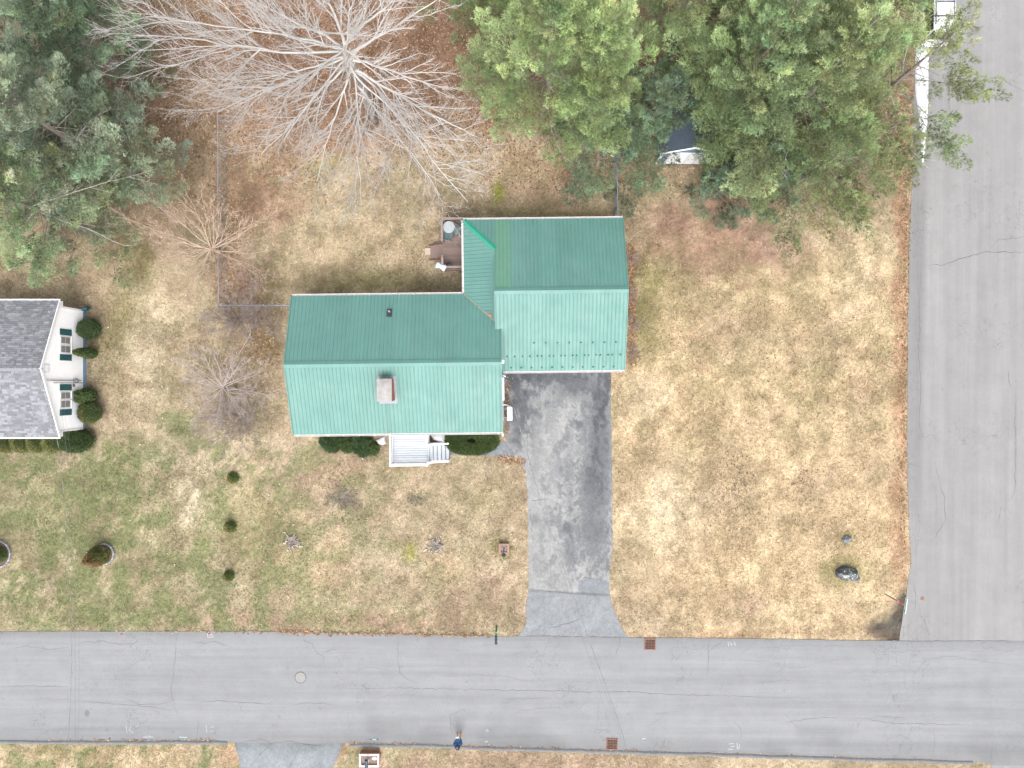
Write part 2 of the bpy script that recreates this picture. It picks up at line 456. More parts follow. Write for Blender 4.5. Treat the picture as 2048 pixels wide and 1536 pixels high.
M['ground'] = attrmat('lawn_and_leaf_soil', 0.95, ((1.5, .18), (4.2, .34), (12, .34), (38, .30)), 0.8, 20, 0.1)
ground = link('ground', idxmesh('ground', np.stack([gX, gY, gZ], 1), gq, M['ground'], gt, True))
tag(ground, 'dormant tan and green lawn with bare brown earth patches', None, None, 'structure')

# ---- paved strips
def strip(name, A, B, nu, nv, z, tintfn, mat, wob=0.0, zfn=None):
    """sheet between two edges; A and B are functions t -> (x, y) in metres"""
    V = []; ts = np.linspace(0, 1, nu)
    for i, t in enumerate(ts):
        a = np.array(A(t)); b = np.array(B(t))
        d = b - a; d /= np.linalg.norm(d)
        if wob:
            a = a + d * (fbm(np.array([t * nu * .35]), np.array([3.3]), 3)[0] - .5) * wob
            b = b + d * (fbm(np.array([t * nu * .35]), np.array([9.7]), 3)[0] - .5) * wob
        for j in range(nv):
            s = j / (nv - 1); p = a * (1 - s) + b * s
            V.append((p[0], p[1], z))
    V = np.array(V)
    if zfn is not None: V[:, 2] += zfn(V[:, 0], V[:, 1])
    i, j = np.meshgrid(np.arange(nu - 1), np.arange(nv - 1), indexing='ij'); i = i.ravel(); j = j.ravel()
    q = np.stack([i * nv + j, i * nv + j + 1, (i + 1) * nv + j + 1, (i + 1) * nv + j], 1)
    S = np.tile(np.linspace(0, 1, nv), nu)
    T = np.repeat(ts, nv)
    me = idxmesh(name, V, q, mat, tintfn(V[:, 0], V[:, 1], S, T), False)
    o = link(name, me); return o
def roadmat(name, sx, sy):
    m, nt, b = newmat(name)
    a = nt.nodes.new('ShaderNodeAttribute'); a.attribute_name = 'tint'
    v = coords(nt); vs = coords(nt, 'Object', (sx, sy, 1))
    f = mrange(nt, noise(nt, vs, 1.3, 6, 0.65), .3, .7, .91, 1.09)
    f = mth(nt, 'MULTIPLY', f, mrange(nt, noise(nt, v, .7, 6, .7), .3, .7, .93, 1.07))
    f = mth(nt, 'MULTIPLY', f, mrange(nt, noise(nt, v, 22, 4, .85), .3, .7, .88, 1.12))
    # crazed hairline network, too fine to build one by one, where the surface has broken up
    vo = nt.nodes.new('ShaderNodeTexVoronoi'); vo.feature = 'DISTANCE_TO_EDGE'; vo.inputs['Scale'].default_value = 1.5
    wv = nt.nodes.new('ShaderNodeTexNoise'); wv.inputs['Scale'].default_value = 2.2; wv.inputs['Detail'].default_value = 4; nt.links.new(v, wv.inputs['Vector'])
    va = nt.nodes.new('ShaderNodeVectorMath'); va.operation = 'MULTIPLY_ADD'; nt.links.new(wv.outputs['Color'], va.inputs[0]); va.inputs[1].default_value = (.9, .9, .9); nt.links.new(v, va.inputs[2])
    nt.links.new(va.outputs[0], vo.inputs['Vector'])
    ln = mth(nt, 'MULTIPLY', mrange(nt, vo.outputs['Distance'], .006, .024, 1, 0), mrange(nt, noise(nt, v, .22, 4, .6), .53, .62, 0, .32))
    f = mth(nt, 'MULTIPLY', f, mth(nt, 'SUBTRACT', 1.0, ln))
    # oil spots and pale scuffs
    f = mth(nt, 'MULTIPLY', f, mrange(nt, noise(nt, v, 1.9, 3, .5), .66, .74, 1, .88))
    nt.links.new(scalecol(nt, a.outputs['Color'], f), b.inputs['Base Color'])
    b.inputs['Roughness'].default_value = .9; b.inputs['Specular IOR Level'].default_value = .25
    bump(nt, b, noise(nt, v, 60, 3, .8), .35, .01)
    return m
M['roadh'] = roadmat('worn_asphalt', .06, 1.6)
M['roadv'] = roadmat('worn_asphalt_warm', 1.6, .05)
GREY = np.array((.201, .203, .207)); GREYW = np.array((.204, .201, .198))
def t_h(X, Y, S, T):
    n = fbm(X * .07, Y * .9, 4); e = np.minimum(S, 1 - S)
    k = .93 + .14 * n - .15 * sstep(.10, .0, e) - .10 * np.exp(-((S - .90) / .05) ** 2) - .07 * np.exp(-((S - .55) / .03) ** 2) - .05 * np.exp(-((S - .38) / .04) ** 2)
    k = k - .12 * sstep(.56, .72, fbm(X * .25 + 9, Y * .25, 4)) * (S > .72)
    return GREY[None] * k[:, None]
def t_v(X, Y, S, T):
    n = fbm(X * .9, Y * .06, 4)
    k = .94 + .14 * n - .16 * sstep(.078, .062, S + .012 * (fbm(X * 0 + 3, Y * .5, 3) - .5)) * sstep(-12.5, -6, Y) - .05 * np.exp(-((S - .2) / .05) ** 2)
    c = GREYW[None] * k[:, None]
    return c
def gp(px, py): q = P(px, py); return (q.x, q.y)
def spaced(lo, hi):
    """frame parameter: dense inside the picture, sparse outside"""
    return lambda t: lo + (hi - lo) * t
tx = spaced(-2600, 3600)
road_h = strip('road', lambda t: gp(tx(t), np.interp(tx(t), NX, NY)), lambda t: gp(tx(t), np.interp(tx(t), SX, SY)), 620, 26, .020, t_h, M['roadh'], .10)
tag(road_h, 'cracked pale grey asphalt road running across the foot of the picture', None, None, 'structure')
ty = spaced(-3000, 1292)
road_v = strip('road', lambda t: gp(np.interp(ty(t), WY, WX), ty(t)), lambda t: gp(2330, ty(t)), 430, 40, .014, t_v, M['roadv'], .10)
tag(road_v, 'pale grey asphalt road going up the right side of the picture', None, None, 'structure')
road_s = strip('road', lambda t: gp(1968 + 20 * (1 - min(1, t * 30)), 1515 + 1800 * t), lambda t: gp(2330, 1515 + 1800 * t), 60, 12, .014, t_v, M['roadv'], .08)
tag(road_s, 'asphalt road continuing past the crossing at the lower right corner', None, None, 'structure')

# ---- driveway with worn and sealed patches
DRV = np.array((.235, .234, .230)); DARK = np.array((.050, .054, .062)); MIDD = np.array((.098, .103, .110))
DB = [(1035, 790, 45, 90, .8, MIDD, .85), (1030, 850, 30, 60, .7, DARK, .5), (1190, 880, 30, 170, .9, MIDD, .55), (1205, 760, 50, 24, .8, DARK, .8),
      (1110, 752, 110, 22, .8, DARK, .85), (1206, 900, 18, 190, .9, MIDD, .8), (1200, 800, 14, 50, .8, DARK, .7), (1030, 760, 40, 40, .8, DARK, .6), (1150, 765, 90, 20, .8, DARK, .7), (1150, 780, 50, 24, .9, MIDD, .6), (1185, 960, 24, 50, .9, DARK, .7),
      (1192, 870, 16, 60, .9, DARK, .5), (1135, 1056, 16, 13, .8, DARK, .8), (1180, 1060, 30, 40, .9, MIDD, .8), (1160, 850, 10, 10, .8, DARK, .7),
      (1178, 1000, 22, 40, .9, MIDD, .7), (1120, 940, 22, 24, .9, MIDD, .5), (1140, 1100, 16, 40, .9, MIDD, .6), (1195, 1080, 22, 60, .9, MIDD, .5),
      (1070, 1040, 16, 12, .9, MIDD, .5), (1075, 870, 10, 50, .9, MIDD, .3), (1100, 800, 12, 60, .9, MIDD, .35), (1140, 960, 9, 100, .9, MIDD, .4),
      (1066, 850, 6, 90, .9, MIDD, .5), (1200, 820, 12, 50, .8, DARK, .6)]
def t_d(X, Y, S, T):
    px = 1024 + X * F / H; py = 768 - Y * F / H
    n = fbm(X * 1.3, Y * 1.0, 5, .65); n2 = fbm(X * 2.6 + 5, Y * 1.6, 5, .7)
    c = DRV[None] * (.78 + .36 * n + .16 * (fbm(X * 3.2, Y * .35 + 4, 4, .6) - .5))[:, None]
    for bx, by, rx, ry, sf, col, st in DB:
        d = np.sqrt(((px - bx) / rx) ** 2 + ((py - by) / ry) ** 2) + (n2 - .55) * 2.6
        m = (st * (1 - sstep(1 - sf, 1 + sf * .3, d)))[:, None]
        c = c * (1 - m) + col[None] * m
    m = (sstep(.51, .58, n2) * .75 * sstep(1225, 1120, py) * sstep(1020, 1160, px))[:, None]
    c = c * (1 - m) + MIDD[None] * m
    # the apron at the street is a newer, bluer mix with its own patch
    ap = sstep(1179, 1183, py + (px - 1055) * -.06)[:, None]
    apc = np.array((.182, .191, .198))[None] * (.88 + .24 * n)[:, None]
    c = c * (1 - ap) + apc * ap
    pt = ((px > 1157) & (px < 1218) & (py > 1156 + ((px - 1187) / 30) ** 2 * 8) & (py < 1190))[:, None]
    c = np.where(pt, np.array((.165, .176, .188))[None], c)
    w = (sstep(6, 0, py - np.interp(px, [1058, 1224], [1180, 1190])) * sstep(-3, 0, py - np.interp(px, [1058, 1224], [1180, 1190])))[:, None] * .45
    return c * (1 - w) + DARK[None] * w
yd = spaced(715, 1277)
M['drive'] = attrmat('patched_asphalt', .85, ((1.2, .16), (4.5, .20), (15, .20), (42, .15)), .7, 40, .3)
drive = strip('driveway', lambda t: gp(np.interp(yd(t), DLY, DLX), yd(t)), lambda t: gp(np.interp(yd(t), DRY, DRX), yd(t)), 240, 84, .008, t_d, M['drive'], .10)
tag(drive, 'blotchy grey asphalt driveway with dark sealed stains below the green garage', None, None, 'structure')
def t_w(X, Y, S, T):
    n = fbm(X * 1.6, Y * 1.6, 5, .65)
    return np.array((.15, .16, .173))[None] * (.6 + .8 * n)[:, None]
walk = strip('path', lambda t: gp(888 + 150 * t, 886 + 4 * math.sin(t * 5)), lambda t: gp(888 + 150 * t, 911 - 2 * math.sin(t * 7) + 10 * max(0, t - .8)), 40, 10, .004, t_w, M['drive'], .06)
tag(walk, 'narrow dark asphalt path from the driveway to the white porch steps', None, None, 'structure')
def t_o(X, Y, S, T):
    n = fbm(X * .8, Y * .8, 5, .65)
    return np.array((.19, .205, .216))[None] * (.72 + .5 * n - .25 * sstep(.1, 0, T) - .2 * sstep(.06, 0, np.minimum(S, 1 - S)))[:, None]
drive2 = strip('driveway', lambda t: gp(468 + 14 * min(1, t * 8), 1481 + 420 * t), lambda t: gp(688 - 22 * min(1, t * 8), 1484 + 420 * t), 120, 40, .010, t_o, M['drive'], .10)
tag(drive2, 'grey asphalt driveway of the house across the street, at the bottom edge', None, None, 'structure')

# ---- low asphalt berm along the south edge
M['berm'] = plain('asphalt_berm', (.13, .133, .138), .9, .25, 4, bmp=.4)
def berm(x0, x1, label):
    xs = np.linspace(x0, x1, max(8, int((x1 - x0) / 18)))
    V = []; prof = [(-.02, .0), (.03, .05), (.10, .075), (.17, .05), (.24, -.02)]
    for x in xs:
        c = P(x, np.interp(x, SX, SY)); w = (fbm(np.array([x * .02]), np.array([5.]), 3)[0] - .5) * .12
        for a, b in prof: V.append((c.x, c.y + .02 - a + w, .018 + b))
    n = len(prof); q = [(i * n + k, i * n + k + 1, (i + 1) * n + k + 1, (i + 1) * n + k) for i in range(len(xs) - 1) for k in range(n - 1)]
    o = link('kerb', idxmesh('kerb', V, q, M['berm'], None, True)); tag(o, label, None, None, 'structure')
berm(-600, 455, 'low asphalt kerb on the far left of the street, south side')
berm(700, 1945, 'low asphalt kerb right of the person, along the south side of the street')

# ---- cracks (each a ragged sunken line of its own in the asphalt)
def crack(parent, pts, z, w=.03, mat='crack', jit=2.2, seed=0, taper=True):
    rnd = random.Random(seed * 31 + len(pts) + int(pts[0][0]))
    L = []
    for (a, b), (c, d) in zip(pts[:-1], pts[1:]):
        n = max(2, int(math.hypot(c - a, d - b) / 7))
        for i in range(n):
            t = i / n; L.append((a + (c - a) * t + rnd.uniform(-jit, jit), b + (d - b) * t + rnd.uniform(-jit, jit)))
    L.append(pts[-1])
    V = []; n = len(L)
    for i, (x, y) in enumerate(L):
        p = P(x, y, z); q0 = P(*L[max(0, i - 1)], z); q1 = P(*L[min(n - 1, i + 1)], z)
        d = (q1 - q0); d.normalize(); s = Vector((-d.y, d.x, 0))
        ww = w * rnd.uniform(.45, 1.2) * (min(1, 4 * min(i + .4, n - 1 - i + .4) / n) if taper else 1)
        V += [p + s * ww / 2, p - s * ww / 2]
    q = [(2 * i, 2 * i + 1, 2 * i + 3, 2 * i + 2) for i in range(n - 1)]
    return link('crack', idxmesh('crack', [tuple(v) for v in V], q, M[mat]), parent)
CH = [  # street, strong
    [(150, 1284), (188, 1284), (205, 1281), (240, 1289), (270, 1285), (280, 1278), (296, 1276)],
    [(382, 1285), (410, 1286), (432, 1284), (468, 1297)],
    [(353, 1265), (352, 1290), (349, 1330), (348, 1350), (342, 1370), (345, 1395), (356, 1440)],
    [(608, 1270), (609, 1284), (624, 1286), (632, 1304), (646, 1312), (648, 1332)],
    [(646, 1305), (665, 1298), (680, 1300)],
    [(795, 1268), (796, 1320), (800, 1345), (806, 1352), (820, 1362), (838, 1366)],
    [(612, 1373), (700, 1377), (800, 1376), (900, 1378), (1000, 1380), (1100, 1382), (1250, 1384), (1400, 1391), (1560, 1395), (1690, 1397)],
    [(240, 1395), (262, 1400), (278, 1409), (310, 1409), (335, 1405), (345, 1402)],
    [(150, 1400), (200, 1405), (290, 1412), (328, 1418), (360, 1424)],
    [(392, 1405), (430, 1402), (480, 1404), (530, 1408), (560, 1398)],
    [(583, 1413), (600, 1408), (640, 1406), (670, 1409)],
    [(1240, 1270), (1238, 1290), (1232, 1311)], [(1417, 1280), (1416, 1330), (1414, 1352)], [(1416, 1306), (1435, 1290), (1445, 1285)],
    [(900, 1430), (902, 1450), (903, 1478)], [(1730, 1280), (1850, 1283), (1960, 1281), (2060, 1284)],
    [(1808, 1435), (1780, 1434), (1750, 1433)], [(1700, 1434), (1790, 1446), (1860, 1448), (1950, 1449)],
    [(1560, 1448), (1600, 1440), (1650, 1435), (1700, 1434)], [(1484, 1480), (1480, 1455), (1465, 1440)],
    [(1865, 1450), (1870, 1470), (1866, 1515)], [(1985, 1480), (1983, 1520)],
    [(20, 1298), (55, 1292), (100, 1300), (143, 1295)], [(0, 1372), (60, 1372), (140, 1373)], [(395, 1440), (395, 1478)],
    [(468, 1487), (500, 1482), (520, 1478), (545, 1487), (575, 1482), (610, 1488), (640, 1492), (672, 1488)], [(545, 1487), (520, 1510), (500, 1536)], [(600, 1490), (590, 1515), (572, 1545)],
]
CHF = [  # street, hairlines
    [(360, 1327), (395, 1350), (405, 1368)], [(565, 1360), (580, 1338), (615, 1332), (650, 1335)], [(690, 1332), (700, 1345), (735, 1335), (780, 1340), (795, 1345)],
    [(840, 1360), (870, 1343), (885, 1352), (960, 1350), (1020, 1355), (1090, 1368)], [(745, 1398), (790, 1390), (830, 1390), (815, 1397)],
    [(985, 1412), (1020, 1415), (1050, 1420), (1100, 1416), (1160, 1415)], [(888, 1412), (900, 1430), (915, 1424), (935, 1418)], [(890, 1385), (896, 1405)],
    [(1300, 1430), (1335, 1425), (1370, 1420)], [(1290, 1455), (1330, 1432)], [(1440, 1450), (1456, 1480)], [(1500, 1370), (1560, 1360), (1620, 1362), (1650, 1356)],
    [(1530, 1330), (1600, 1336), (1640, 1325), (1700, 1315)], [(1460, 1318), (1520, 1322), (1560, 1325)], [(1500, 1292), (1540, 1295), (1580, 1290), (1680, 1292)],
    [(1690, 1375), (1740, 1372), (1775, 1368)], [(1760, 1345), (1820, 1340)], [(1880, 1375), (1920, 1370)], [(1800, 1310), (1860, 1318), (1900, 1312), (2048, 1335)],
    [(1740, 1300), (1780, 1305), (1850, 1300), (1960, 1304), (2048, 1300)], [(1980, 1348), (1970, 1380), (1985, 1400)], [(1250, 1368), (1290, 1366), (1320, 1368)],
    [(1180, 1390), (1160, 1420), (1165, 1440)], [(1200, 1395), (1190, 1480)], [(1240, 1320), (1245, 1360)], [(1100, 1395), (1040, 1398), (1000, 1400)],
    [(540, 1436), (570, 1438)], [(0, 1460), (60, 1458), (120, 1460), (230, 1455)], [(960, 1292), (1005, 1290)], [(950, 1475), (990, 1478), (1020, 1474)],
    [(700, 1420), (695, 1440), (704, 1450)], [(320, 1380), (345, 1400)], [(380, 1385), (388, 1395), (380, 1410)], [(30, 1305), (35, 1340), (60, 1355)],
    [(230, 1300), (250, 1303)], [(70, 1395), (110, 1400), (150, 1396)], [(1650, 1520), (1690, 1500), (1700, 1470)], [(1430, 1340), (1450, 1360), (1440, 1380)],
]
for n, c in enumerate(CH): crack(road_h, c, .0245, .026, 'crack', 1.6, n)
for n, c in enumerate(CHF): crack(road_h, c, .0243, .020, 'crackf', 1.8, n + 50)
rc = random.Random(4)
for n in range(26):          # crazed asphalt near the corner and along the wheel tracks
    x = rc.choice([rc.uniform(1640, 2040), rc.uniform(1380, 1660), rc.uniform(900, 1300), rc.uniform(60, 520)])
    y = rc.choice([rc.uniform(1288, 1330), rc.uniform(1395, 1440), rc.uniform(1340, 1370)])
    a = rc.gauss(0, .3); L = rc.uniform(18, 60)
    pts = [(x, y)]
    for k in range(3):
        a += rc.gauss(0, .35); x += math.cos(a) * L / 3; y += math.sin(a) * L / 3; pts.append((x, y))
    crack(road_h, pts, .0242, .022, 'crackf', 1.6, n + 120)
CV = [[(1840, 530), (1890, 530), (1925, 515), (1955, 508), (1980, 503), (2060, 505)], [(1978, 500), (1995, 480), (2020, 478), (2048, 474), (2080, 478)],
      [(1842, 530), (1840, 600), (1838, 700), (1842, 780), (1838, 850), (1858, 895), (1868, 915)], [(1868, 915), (1878, 960), (1889, 1000), (1891, 1040), (1880, 1060), (1858, 1090)],
      [(2031, 770), (2031, 860), (2030, 980), (2022, 1000), (2003, 1012)], [(2003, 1012), (1996, 1045)], [(2015, 740), (2022, 778)],
      [(1898, 185), (1899, 210), (1902, 240), (1895, 265)], [(1994, 150), (2020, 168), (2050, 182)], [(1860, 1275), (1850, 1240), (1835, 1230)], [(1826, 1160), (1832, 1195), (1828, 1230)]]
CVF = [[(1895, 270), (1898, 300), (1896, 330)], [(1838, 340), (1836, 430), (1842, 530)], [(1866, 960), (1874, 1000), (1872, 1050)], [(1835, 1000), (1840, 1060), (1832, 1110)],
       [(1826, 1165), (1840, 1210), (1845, 1260), (1880, 1276)], [(1815, 1245), (1840, 1255), (1852, 1240)], [(2010, 530), (2008, 545), (2014, 540)], [(2025, 655), (2048, 640)], [(1985, 505), (2000, 520), (2040, 512)], [(1905, 385), (1908, 370), (1928, 378)]]
for n, c in enumerate(CV): crack(road_v, c, .0185, .05 if n == 0 else .028, 'crack', 1.6, n + 200)
for n, c in enumerate(CVF): crack(road_v, c, .0183, .020, 'crackf', 1.8, n + 230)
CD = [[(1058, 1177), (1100, 1183), (1150, 1187), (1220, 1190)], [(1055, 1273), (1095, 1271), (1160, 1274), (1258, 1275)], [(1098, 1258), (1125, 1250), (1162, 1238)],
      [(1130, 752), (1165, 763), (1190, 775), (1197, 800)], [(1198, 815), (1199, 860), (1204, 905)], [(1060, 1002), (1098, 997)], [(1110, 974), (1160, 966)],
      [(1070, 1035), (1095, 1043), (1140, 1042), (1180, 1022)], [(1125, 1105), (1158, 1113)], [(1065, 1115), (1100, 1130)], [(1158, 1185), (1158, 1165), (1170, 1156), (1200, 1160), (1214, 1180)],
      [(1052, 790), (1053, 850), (1056, 920)], [(1170, 860), (1172, 925)], [(1075, 1220), (1090, 1195), (1120, 1190)], [(1066, 1090), (1064, 1050), (1060, 1010)]]
for n, c in enumerate(CD): crack(drive, c, .0125, .045 if n < 6 else .028, 'crack', 1.6, n + 300)

# ---- utility spray marks on the street
def strokes(parent, segs, z, mat, w=.045):
    m = MB()
    for a, b, c, d in segs:
        p = P(a, b, z); q = P(c, d, z); t = (q - p).normalized(); s = Vector((-t.y, t.x, 0)) * w / 2
        m.add([p + s, p - s, q - s, q + s], [(0, 1, 2, 3)])
    return m.build('spray_mark', M[mat], parent)
strokes(road_h, [(415, 1266, 415, 1274), (415, 1274, 427, 1274), (427, 1274, 427, 1272), (418, 1268, 420, 1271), (420, 1271, 422, 1268), (423, 1268, 423, 1271), (423, 1268, 426, 1268), (423, 1271, 426, 1271)], .0262, 'paintw')
strokes(road_h, [(358, 1474, 374, 1475)], .0262, 'paintc', .06)
strokes(road_h, [(740, 1479, 757, 1479), (740, 1478, 744, 1480), (753, 1478, 757, 1480)], .0262, 'paintc', .07)
strokes(road_h, [(286, 1474, 306, 1474), (292, 1471, 292, 1477), (298, 1470, 300, 1476)], .0262, 'paintw')
strokes(road_h, [(252, 1452, 254, 1466), (262, 1452, 258, 1460), (258, 1460, 266, 1466), (270, 1453, 278, 1451)], .0261, 'paintw', .03)
strokes(road_h, [(1454, 1286, 1460, 1284), (1457, 1284, 1457, 1293), (1462, 1285, 1462, 1292), (1462, 1289, 1466, 1289), (1468, 1283, 1471, 1291)], .0262, 'paintw')
strokes(road_h, [(1458, 1488, 1468, 1487), (1460, 1494, 1469, 1492), (1456, 1498, 1466, 1499), (1474, 1486, 1475, 1499), (1479, 1488, 1478, 1498)], .0262, 'paintw')
strokes(road_h, [(1284, 1478, 1292, 1477)], .0261, 'paintw', .06)
strokes(road_h, [(970, 1460, 978, 1462), (975, 1458, 974, 1464)], .0261, 'paintw', .05)
strokes(road_h, [(970, 1484, 976, 1483)], .0262, 'paintc', .06)
strokes(road_h, [(412, 1450, 414, 1466), (420, 1455, 428, 1453), (420, 1462, 428, 1464)], .0261, 'paintw', .03)
# small darker patch and pale disc scars on the asphalt
one('asphalt_patch', lambda m: m.lathe(P(174, 1427, .0215), [(.24, 0), (.22, .002)], 14, .7, 1.), M['berm'], road_h)

# ---- grass wisps (dormant turf) and fallen leaves
rg = np.random.default_rng(11)
def scatter(n, x0, x1, y0, y1):
    X = rg.uniform(x0, x1, n); Y = rg.uniform(y0, y1, n); return X, Y
def wisps(name, X, Y, col, lmin, lmax, w, mat):
    n = len(X)
    a = rg.uniform(0, 2 * np.pi, n); L = rg.uniform(lmin, lmax, n); tilt = rg.uniform(.06, .55, n)
    d = np.stack([np.cos(a), np.sin(a)], 1); s = np.stack([-np.sin(a), np.cos(a)], 1)
    ww = (w * rg.uniform(.5, 1.3, n))[:, None]
    c0 = np.stack([X, Y], 1); bend = s * (rg.normal(0, .25, n) * L)[:, None]
    tip = c0 + d * L[:, None] + bend
    z = np.full(n, -.012)
    V = np.empty((n, 3, 3)); V[:, 0, :2] = c0 + s * ww; V[:, 1, :2] = c0 - s * ww; V[:, 2, :2] = tip
    V[:, 0, 2] = z; V[:, 1, 2] = z; V[:, 2, 2] = z + L * tilt * .8 + .012
    return npmesh(name, V, 3, mat, np.repeat(col, 3, axis=0))
X, Y = scatter(400000, -33.5, 33.5, -25.2, 25.2)
k = ~on_paving(X, Y, -1.0) & ~under_roof(X, Y)
py_ = 768 - Y * F / H; px_ = 1024 + X * F / H
dens = np.where(py_ < 300, .25, 1.0) * np.where((np.abs(px_ - 1430) < 130) & (np.abs(py_ - 470) < 70), .35, 1)
dens = dens * np.where(((px_ - 1778) / 46) ** 2 + ((py_ - 1248) / 34) ** 2 < 1, .06, 1)
k &= rg.random(len(X)) < dens * (.35 + 1.1 * fbm(X * .5, Y * .5, 4))
X, Y = X[k], Y[k]
c = ground_tint(X, Y)
lum = np.exp(rg.normal(0.06, .36, len(X)))
c = c * lum[:, None]
gsel = rg.random(len(X)) < np.where((Y < -3) & (X < 0), .16 + .22 * (X < -16), .06)
c[gsel] = .8 * GREEN[None] * np.exp(rg.normal(.1, .3, gsel.sum()))[:, None]
M['wisp'] = attrmat('grass_blade', .9, (), 0, 1, .1, .2)
grass = link('grass', wisps('grass', X, Y, np.clip(c, .01, .75), .09, .24, .0135, M['wisp']))
tag(grass, 'matted dormant straw coloured grass over the lawns', 'grass', None, 'stuff')

def leaves(name, X, Y, col, smin, smax, mat, z=.012):
    n = len(X); a = rg.uniform(0, 2 * np.pi, n); L = rg.uniform(smin, smax, n); w = L * rg.uniform(.4, .75, n)
    d = np.stack([np.cos(a), np.sin(a)], 1); s = np.stack([-np.sin(a), np.cos(a)], 1); c0 = np.stack([X, Y], 1)
    V = np.empty((n, 4, 3))
    V[:, 0, :2] = c0 - d * L[:, None] / 2; V[:, 1, :2] = c0 + s * w[:, None] / 2; V[:, 2, :2] = c0 + d * L[:, None] / 2; V[:, 3, :2] = c0 - s * w[:, None] / 2
    V[:, :, 2] = z + rg.uniform(0, .03, (n, 4))
    return npmesh(name, V, 4, mat, np.repeat(col, 4, axis=0))
X1, Y1 = scatter(90000, -26, 26, 11, 25.5)
px_ = 1024 + X1 * F / H; py_ = 768 - Y1 * F / H
k = (rg.random(len(X1)) < sstep(400, 230, py_ + 130 * (fbm(X1 * .3, Y1 * .3, 4) - .5)) * (.25 + .9 * fbm(X1 * .7, Y1 * .7, 3))) & ~on_paving(X1, Y1)
X1, Y1 = X1[k], Y1[k]
c1 = np.array((.220, .128, .076))[None] * np.exp(rg.normal(0, .45, len(X1)))[:, None]
pale = rg.random(len(X1)) < .14; c1[pale] = np.array((.36, .26, .18))[None] * np.exp(rg.normal(0, .2, pale.sum()))[:, None]
# drifts along the fence line, the road edges and the beds
XL = []; YL = []
def drift(n, px0, py0, px1, py1, sp):
    t = rg.random(n); x = px0 + (px1 - px0) * t + rg.normal(0, sp, n); y = py0 + (py1 - py0) * t + rg.normal(0, sp, n)
    XL.append((x - 1024) * H / F); YL.append((768 - y) * H / F)
drift(1200, 450, 380, 470, 620, 22); drift(700, 520, 620, 530, 720, 16); drift(900, 1262, 490, 1264, 730, 5)
drift(500, 560, 1264, 980, 1271, 2.2); drift(500, 700, 1486, 1280, 1503, 2.0); drift(300, 100, 1482, 430, 1482, 2.0); drift(300, 1300, 1504, 1900, 1522, 2.0)
drift(500, 1812, 350, 1806, 1100, 4); drift(200, 1000, 915, 1045, 925, 5); drift(150, 1015, 760, 1012, 870, 4); drift(120, 640, 1264, 300, 1262, 2)
X2 = np.concatenate(XL); Y2 = np.concatenate(YL)
c2 = np.array((.23, .14, .08))[None] * np.exp(rg.normal(0, .4, len(X2)))[:, None]
Xa = np.concatenate([X1, X2]); Ya = np.concatenate([Y1, Y2]); ca = np.clip(np.concatenate([c1, c2]), .01, .7)
M['leaf'] = attrmat('dead_leaf', .85, (), 0, 1, .2, .15)
lit = link('leaf_litter', leaves('leaf_litter', Xa, Ya, ca, .07, .17, M['leaf'], .024))
tag(lit, 'orange brown fallen leaves under the trees and along the edges', 'leaves', None, 'stuff')
# dark oak-leaf flecks blown over the right lawn, and pale flecks everywhere
XL = []; YL = []
for n, (bx, by, sx, sy) in zip((360, 110, 120, 90, 500, 160, 120), ((1465, 990, 32, 50), (1610, 970, 22, 26), (695, 1002, 22, 18), (832, 998, 12, 7), (1520, 900, 150, 190), (500, 1140, 200, 70), (1650, 740, 70, 70))):
    XL.append((rg.normal(bx, sx, n) - 1024) * H / F); YL.append((768 - rg.normal(by, sy, n)) * H / F)
X3 = np.concatenate(XL); Y3 = np.concatenate(YL); k = ~on_paving(X3, Y3, 2); X3, Y3 = X3[k], Y3[k]
c3 = np.array((.12, .10, .08))[None] * np.exp(rg.normal(0, .35, len(X3)))[:, None]
X4, Y4 = scatter(1500, -32, 26, -23, 14); k = ~on_paving(X4, Y4, 2) & ~under_roof(X4, Y4); X4, Y4 = X4[k], Y4[k]
c4 = np.array((.48, .40, .31))[None] * np.exp(rg.normal(0, .2, len(X4)))[:, None]
fl = link('fallen_leaves', leaves('fallen_leaves', np.concatenate([X3, X4]), np.concatenate([Y3, Y4]), np.clip(np.concatenate([c3, c4]), .01, .8), .05, .13, M['leaf'], .03))
tag(fl, 'scattered dark and pale leaf flecks blown over the open lawns', 'leaves', None, 'stuff')

# ---- snow left along the right road
def mound(name, poly, h, label, cat='snow', kind=None, mat='snow', seed=0, z0=0.0):
    rnd = np.random.default_rng(seed)
    pts = np.array([P(x, y)[:2] for x, y in poly]); c = pts.mean(0); n = len(pts)
    m = 4; den = []
    for i in range(n):
        for j in range(m):
            t = j / m; p = pts[i] * (1 - t) + pts[(i + 1) % n] * t
            den.append(c + (p - c) * (1 + rnd.normal(0, .05)))
    den = np.array(den); n = len(den); V = []; rings = (1, .93, .8, .55, .25)
    for r in rings:
        for k in range(n):
            p = c + (den[k] - c) * r; V.append((p[0] - c[0], p[1] - c[1], z0 + h * math.sqrt(max(0, 1 - r * r)) * (.75 + .5 * fbm(np.array([p[0] * 2.5 + seed]), np.array([p[1] * 2.5]), 3)[0])))
    V.append((0, 0, z0 + h))
    f = [(i * n + k, i * n + (k + 1) % n, (i + 1) * n + (k + 1) % n, (i + 1) * n + k) for i in range(len(rings) - 1) for k in range(n)]
    f += [((len(rings) - 1) * n + k, (len(rings) - 1) * n + (k + 1) % n, len(V) - 1) for k in range(n)]
    me = bpy.data.meshes.new(name); me.from_pydata(V, [], f); me.update()
    for p in me.polygons: p.use_smooth = True
    me.materials.append(M[mat])
    o = link(name, me); o.location = (c[0], c[1], 0)
    return tag(o, label, cat, None, kind)
ys = np.linspace(40, 330, 60); V = []
